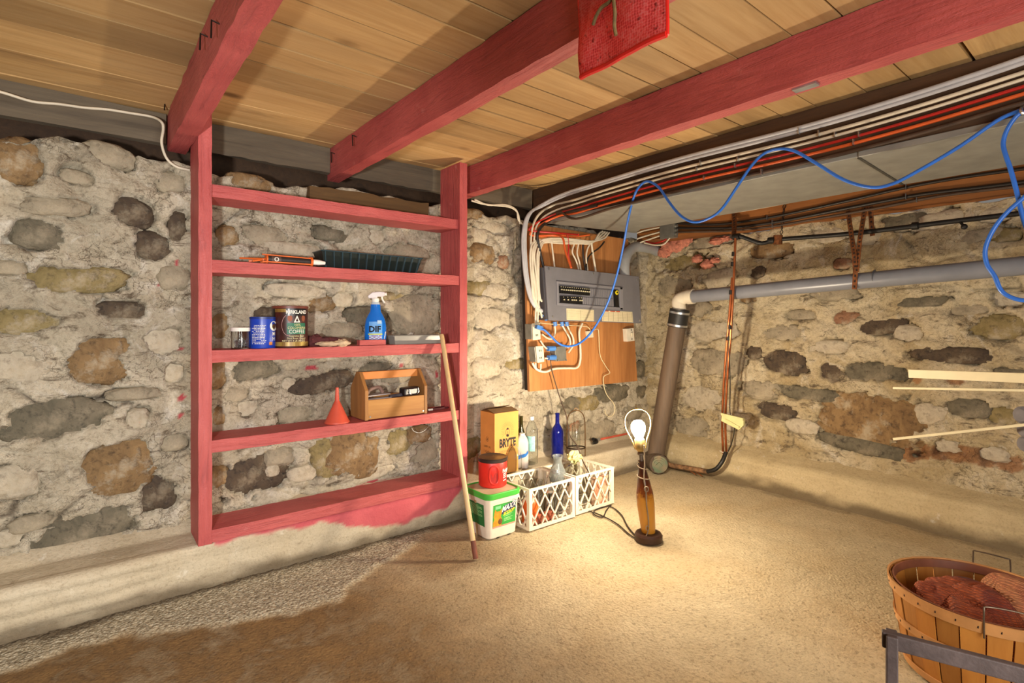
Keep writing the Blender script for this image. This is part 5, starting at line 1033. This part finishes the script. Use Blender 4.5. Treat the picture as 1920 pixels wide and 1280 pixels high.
lpart('body', G().lathe([(.042, 0), (.044, .01), (.050, .09), (.056, .19), (.053, .26), (.038, .34), (.025, .41), (.020, .455), (.022, .465), (.001, .466)], 28), GLAZE)
BRASS = mat('dull_brass', '#a38a58', .35, .7, .15)
lpart('neck', G().lathe([(.012, .465), (.012, .50), (.022, .505), (.022, .515), (.012, .52)], 16), mat('lamp_stem', '#6d6258', .4, .5))
so = lpart('socket', G().lathe([(.014, .52), (.028, .535), (.032, .55), (.032, .60), (.029, .605)], 20), BRASS)
bm_ = NT('bulb_glow'); bm_.b.inputs['Emission Color'].default_value = (1, .84, .62, 1); bm_.b.inputs['Emission Strength'].default_value = BULB_STRENGTH; BM = bm_.out(srgb('#fff2d8'), .3)
bl_ = lpart('bulb', G().lathe([(.020, .60), (.024, .615), (.034, .635), (.044, .660), (.046, .68), (.040, .705), (.024, .722), (.001, .728)], 24), BM)
g = G()
for s in (-1, 1): g.tube([V((CA*s*r_, -SA*s*r_, z)) for r_, z in ((.034, .545), (.050, .60), (.078, .67), (.084, .72), (.070, .765), (.035, .792), (0, .796))], .0042, 8, 5)
lpart('harp', g, BRASS); lpart('finial', G().lathe([(.010, .795), (.010, .802), (.004, .806), (.004, .825), (.001, .826)], 10), BRASS); lpart('harp_saddle', G().tube([V((CA*s, -SA*s, .545)) for s in (-.036, .036)], .006, 8), BRASS)
fw = V((-SA, -CA, 0)); sd = V((CA, -SA, 0)); TWN = mat('grey_twine', '#8b7a63', .8, 0, .2)
lpart('pull_cord', G().tube([fw*.030+sd*.02+V((0, 0, .57)), fw*.030+sd*.012+V((0, 0, .46)), fw*.045-sd*.005+V((0, 0, .36)), fw*.058-sd*.004+V((0, 0, .28)), fw*.060-sd*.008+V((0, 0, .20)), fw*.054-sd*.004+V((0, 0, .11)), fw*.055-sd*.012+V((0, 0, .04)), fw*.06-sd*.03+V((0, 0, .006))], .0042, 7, 6), TWN)
lpart('cord_knot', G().tube([fw*.062+sd*.012*math.cos(q)+V((0, 0, .30+.016*math.sin(q))) for q in [i*6.283/14 for i in range(14)]], .004, 6, 1, True), TWN); lpart('cord_knot', G().tube([fw*.060-sd*(.018+.008*math.cos(q))+V((0, 0, .055+.014*math.sin(q))) for q in [i*6.283/12 for i in range(12)]], .003, 6, 1, True), TWN)
lpart('twisted_cord', G().tube([V((.026*math.cos(q*2.2)*(1+q*.10), .026*math.sin(q*2.2)*(1+q*.10), .46-q*.022)) for q in [i*.35 for i in range(18)]], .0035, 6, 2), TWN)
CBK = mat('cord_black', '#241c14', .6)
solo('power_cord', G().tube([atz(a, b, .005) for a, b in ((1104, 958), (1118, 962), (1140, 972), (1160, 984), (1178, 1000), (1193, 1010))], .0045, 7, 5), CBK, 'black lamp cord on the floor, the straighter run to the lamp base', 'cord')
solo('power_cord', G().tube([atz(a, b, .005) for a, b in ((1140, 948), (1152, 953), (1166, 966), (1176, 985), (1186, 998), (1194, 1006))], .0045, 7, 5), CBK, 'black cord on the floor from the crate corner to the lamp', 'cord')
solo('power_cord', G().tube([atz(a, b, .006) for a, b in ((1146, 947), (1128, 951), (1116, 956), (1113, 963), (1124, 969), (1132, 967), (1136, 958), (1141, 951))], .0045, 7, 5), CBK, 'small loop of black cord lying against the crate', 'cord')
# ------------------------------------------------------------------ basket, frame, strips, mesh bag
bc = atz(1823, 1000, 0); bc = V((2.775, .478, 0))
BS = thing('bushel_basket', 'round wooden slat bushel basket with wire handles holding knitted sacks', 'basket', bc, FACE)
BWD = woodmat('basket_slat', 'z', '#b5742c', '#cc8d3f', '#6f4116', 22, .5, .25); BHP = mat('basket_hoop', '#c08a52', .55, 0, .15, 10, bump=.15)
R0, R1, HH = .235, .290, .335; NS = 24
for i in range(NS):
    t0 = 2*math.pi*i/NS; g = G(); wv = 2*math.pi/NS*.47; vs = []; fs = []; off = .004*(i % 2)
    for k in range(6):
        z = .005+(HH-.005)*k/5; R = R0+(R1-R0)*(k/5)**.8+off
        for rr in (R, R-.005):
            for q in (-1, 0, 1): vs.append((rr*math.cos(t0+q*wv), rr*math.sin(t0+q*wv), z))
    for k in range(5):
        a = k*6; b = a+6; fs += [(a, a+1, b+1, b), (a+1, a+2, b+2, b+1), (a+4, a+3, b+3, b+4), (a+5, a+4, b+4, b+5), (a+3, a, b, b+3), (a+2, a+5, b+5, b+2)]
    fs += [(0, 3, 4, 1), (1, 4, 5, 2), (30, 31, 34, 33), (31, 32, 35, 34)]; obj('slat', g.add(vs, fs), BWD, BS, 60)
def hoop(z0, z1, dr, name='hoop', m=BHP, th=.006):
    Ra = lambda z: R0+(R1-R0)*max(0, z/HH)**.8+.005+dr
    obj(name, G().lathe([(Ra(z0), z0), (Ra(z1), z1), (Ra(z1)-th, z1), (Ra(z0)-th, z0), (Ra(z0), z0)], 48, cap=False), m, BS, 40)
hoop(HH-.038, HH+.004, .006, 'rim_hoop'); hoop(HH-.030, HH+.002, -.012, 'inner_rim_hoop', mat('inner_hoop', '#7d4a34', .5, 0, .15)); hoop(.170, .200, .004); hoop(.008, .036, .004)
obj('bottom_board', G().lathe([(R0-.004, .010), (R0-.004, .018), (.001, .018)], 32), BWD, BS)
for i in range(30):
    t = 2*math.pi*i/30
    for z in (HH-.018, .185): R = R0+(R1-R0)*(z/HH)**.8+(.011 if z > .2 else .009); obj('staple', G().tube([(R*math.cos(t), R*math.sin(t), z-.004), (R*math.cos(t)+.001, R*math.sin(t), z+.004)], .0022, 5), NAIL, BS)
WIRE = mat('handle_wire', '#6a5a4a', .4, .7)
for s, lean in ((1, .0), (-1, .0)):
    c = .72 if s > 0 else -2.05; R = R1+.012; a, b = c-.20, c+.20; zz = HH
    obj('wire_handle', G().tube([(R*math.cos(a), R*math.sin(a), zz-.05), (R*math.cos(a), R*math.sin(a), zz+.045), ((R-.01)*math.cos(a+.04), (R-.01)*math.sin(a+.04), zz+.06), ((R-.01)*math.cos(b-.04), (R-.01)*math.sin(b-.04), zz+.06), (R*math.cos(b), R*math.sin(b), zz+.045), (R*math.cos(b), R*math.sin(b), zz-.05)], .003, 8, 3), WIRE, BS)
# knitted sacks in the basket
def knit(name, a, b, c_):
    t = NT(name); co = t.coord(); n = t.noise(co, 5, 4, .6, .5); c = t.ramp(n, [(.30, srgb(a)), (.48, srgb(b)), (.62, srgb(c_)), (.75, srgb(a))])
    w = t.n.new('ShaderNodeTexWave'); w.inputs['Scale'].default_value = 48; w.inputs['Distortion'].default_value = 1.2; t.link(co, w.inputs['Vector'])
    w2 = t.n.new('ShaderNodeTexWave'); w2.inputs['Scale'].default_value = 48; w2.inputs['Distortion'].default_value = 1.; w2.bands_direction = 'Z'; t.link(co, w2.inputs['Vector'])
    h = t.math('MULTIPLY', w.outputs['Fac'], w2.outputs['Fac']); c = t.mix(t.val(h, 0, .6), t.mix(.55, c, srgb('#241012')), c); return t.out(c, .85, t.bump(h, .7, .006))
KN1 = knit('knit_maroon', '#7a2a18', '#b4572a', '#3f1a1e'); KN2 = knit('knit_coral', '#c76248', '#d08b5c', '#b0573f')
def sack(name, c, r, seed, m, label, amp=.3):
    g = G().sphere((0, 0, 0), 1, 48, 28); vs = []
    for p in g.v:
        k = 1+amp*mnoise.fractal(p*1.3+V((seed, 0, 0)), 1, 2, 3)-.22*abs(math.sin(2.6*p.x+1.2*p.y+seed))**6*(p.z > 0)
        vs.append(V((p.x*r[0]*k, p.y*r[1]*k, max(-.6, p.z)*r[2]*k)))
    g.v = vs; zmin = min(q.z for q in vs); g.xf(Matrix.Rotation(FACE, 4, 'Z')); g.xf(Matrix.Translation(V(c)+V((0, 0, -zmin)))); return solo(name, g, m, label, 'sack', smooth=60)
R_ = lambda a, b: V((bc.x+CA*a+SA*b, bc.y-SA*a+CA*b, 0))
q = R_(-.045, -.03); sack('knitted_sack', (q.x, q.y, .02), (.183, .165, .215), 2.3, KN1, 'dark maroon and orange knitted sack filling the basket', .18)
q = R_(-.07, .05); sack('knitted_sack', (q.x, q.y, .225), (.165, .095, .075), 5.1, KN1, 'rolled maroon knitted sack lying on top in the basket', .25)
q = R_(.135, -.03); sack('knitted_sack', (q.x, q.y, .19), (.13, .12, .125), 9.2, KN2, 'coral pink knitted sack bulging over the basket rim', .2)
# grey frame in front of the basket
FRM = mat('worn_frame', '#564a48', .6, .05, .25, 20, bump=.3); FRE = mat('frame_inner', '#7a5a3a', .6, .1, .2)
A = atd(1672, 1200, 1.30); D1 = atd(1935, 1276, 1.165); dr = (D1-A); dr.z = 0; dr.normalize(); z = A.z
fb = V((A.x, A.y, 0)); FR = thing('bar_stand', 'worn grey metal frame of flat bars standing before the bushel basket', 'frame', fb); E = A+dr*.85
part(FR, fb, 'top_bar', G().bar(A-dr*.02, E+dr*.02, .020, .038), FRM, smooth=0, bevel=.003)
for P in (A, E): part(FR, fb, 'leg', G().bar((P.x, P.y, 0), (P.x, P.y, z+.018), .046, .024, dr), FRM, smooth=0, bevel=.003)
part(FR, fb, 'lower_bar', G().bar((A.x, A.y, .18), (E.x, E.y, .18), .018, .034), FRM, smooth=0, bevel=.003)
sdv = V((dr.y, -dr.x, 0))*.42
for P in (A, E): part(FR, fb, 'foot', G().bar((P.x-dr.x*0, P.y, .010), (P.x-sdv.x, P.y-sdv.y, .010), .03, .02), FRM, smooth=0, bevel=.003)
# pale strips and the rack that holds them, at the right hand edge
IV = mat('ivory_strip', '#ddd0a8', .4, 0, .04); RKM = mat('grey_felt', '#6b676a', .8, 0, .15, 20, bump=.4)
rk = atd(1962, 820, 2.45); rb = V((rk.x, rk.y, 0)); RK = thing('strip_rack', 'grey padded rack end holding the pale strips by the wall', 'rack', rb)
part(RK, rb, 'upright', G().box((rk.x-.03, rk.y-.03, 0), (rk.x+.03, rk.y+.03, 1.42)), RKM, smooth=0, bevel=.004)
part(RK, rb, 'foot', G().box((rk.x-.22, rk.y-.04, 0), (rk.x+.22, rk.y+.04, .04)), RKM, smooth=0, bevel=.004)
for (a0, b0, a1, b1, r_) in ((1913, 778, 1965, 776, .040), (1917, 806, 1965, 806, .032), (1919, 832, 1965, 834, .036)): part(RK, rb, 'padded_arm', G().tube([atd(a0, b0, 2.42), atd(a0+4, b0, 2.42), atd(a1, b1, 2.45)], r_, 16, rr=[r_*.7, r_, r_]), RKM)
for zz in (1.04, 1.16): part(RK, rb, 'peg', G().bar((rk.x-.16, rk.y-.10, zz), (rk.x+.05, rk.y+.03, zz), .02, .02), RKM, smooth=0)
def strip(p, q, w, th, label, prof=False):
    d = q-p; e = p+d*1.12; g = G().bar(p, e, th, w)
    o = solo('trim_strip', g, IV, label, 'strip', smooth=0, bevel=.002)
    if prof: n = V((-SA, -CA, 0)); sub(o, 'ridge', G().bar(p+n*th*.6+V((0, 0, -w*.28)), e+n*th*.6+V((0, 0, -w*.28)), th*.6, w*.36).bar(p+n*th*.6+V((0, 0, w*.38)), e+n*th*.6+V((0, 0, w*.38)), th*.4, w*.2), IV, 0)
    return o
strip(atd(1705, 700, 2.75), atd(1920, 708.5, 2.30), .043, .018, 'wide ivory moulding strip jutting in front of the stone wall', True)
strip(atd(1675, 727, 2.85), atd(1920, 731.5, 2.35), .012, .012, 'thin ivory strip directly under the wide moulding strip')
strip(atd(1675, 823, 2.80), atd(1908, 797.5, 2.40), .013, .013, 'thin ivory strip tilted upward toward the grey rack end')
# red mesh bag on the joist
t = NT('red_mesh'); co = t.coord((1, 1, 1)); v = t.n.new('ShaderNodeTexVoronoi'); v.inputs['Scale'].default_value = 150; v.inputs['Randomness'].default_value = .35; t.link(co, v.inputs['Vector'])
c = t.ramp(v.outputs['Distance'], [(.15, srgb('#cf5558')), (.45, srgb('#ee6a6c')), (.8, srgb('#f7a3a2'))]); c = t.mix(t.ramp(t.noise(co, 60, 3), [(.62, (0, 0, 0)), (.72, (.7, .7, .7))]), c, srgb('#5d1216')); MESHM = t.out(c, .5, t.bump(v.outputs['Distance'], .6, .003))
tl_ = t.n.new('ShaderNodeBsdfTranslucent'); t.link(c, tl_.inputs[0]); mx = t.n.new('ShaderNodeMixShader'); mx.inputs[0].default_value = .55; t.link(t.b.outputs[0], mx.inputs[1]); t.link(tl_.outputs[0], mx.inputs[2]); t.link(mx.outputs[0], t.n['Material Output'].inputs[0])
xw = 1.262; bl1 = atx(1092, 146, xw); br1 = atx(1252, 66, xw); tl1 = V((xw, bl1.y+.012, 2.50)); tr1 = V((xw, br1.y+.01, 2.50))
def bagf(s, tt, side):
    p = (bl1*(1-s)+br1*s)*(1-tt)+(tl1*(1-s)+tr1*s)*tt; bul = math.sin(math.pi*s)**.6*math.sin(math.pi*min(1, tt*.9+.08))**.5
    p.x = xw-side*.016*bul+.012*mnoise.noise(V((s*3, tt*3, 1.7)))+.008*side*-1+.012*(tt > 2); return p
g = G(); n, m = 24, 20
for side in (1, -.2): 
    vs = [bagf(i/n, j/m, side) for j in range(m+1) for i in range(n+1)]; g.add(vs, [(j*(n+1)+i, j*(n+1)+i+1, (j+1)*(n+1)+i+1, (j+1)*(n+1)+i) for j in range(m) for i in range(n)])
BG = solo('mesh_bag', g, MESHM, 'red mesh produce bag hung flat on the side of the joist', 'bag', smooth=60)
sub(BG, 'hem', G().tube([bagf(i/12, .0, .3)+V((-.004, 0, 0)) for i in range(13)], .009, 8), mat('hem_red', '#e0211a', .5, 0, .1)); sub(BG, 'side_seam', G().tube([bagf(0, j/8, .3) for j in range(9)], .006, 8), mat('hem_red', '#e0211a', .5)); sub(BG, 'side_seam', G().tube([bagf(1, j/8, .3) for j in range(9)], .006, 8), mat('hem_red', '#e0211a', .5))
TW2 = mat('olive_twine', '#7d6c45', .85, 0, .2, 60)
sub(BG, 'twine', G().tube([atx(1148, -12, 1.232), atx(1143, 3, 1.228), atx(1128, 14, 1.228), atx(1118, 30, 1.228), atx(1112, 47, 1.232)], .0055, 8, 5), TW2); sub(BG, 'twine', G().tube([atx(1149, -12, 1.232), atx(1151, 5, 1.226), atx(1153, 25, 1.226), atx(1152, 48, 1.228), atx(1155, 66, 1.232)], .0055, 8, 5), TW2)
sub(BG, 'hanging_nail', G().tube([V((1.236, (bl1.y+br1.y)/2, 2.47)), V((1.295, (bl1.y+br1.y)/2, 2.465))], .004, 6), NAIL)
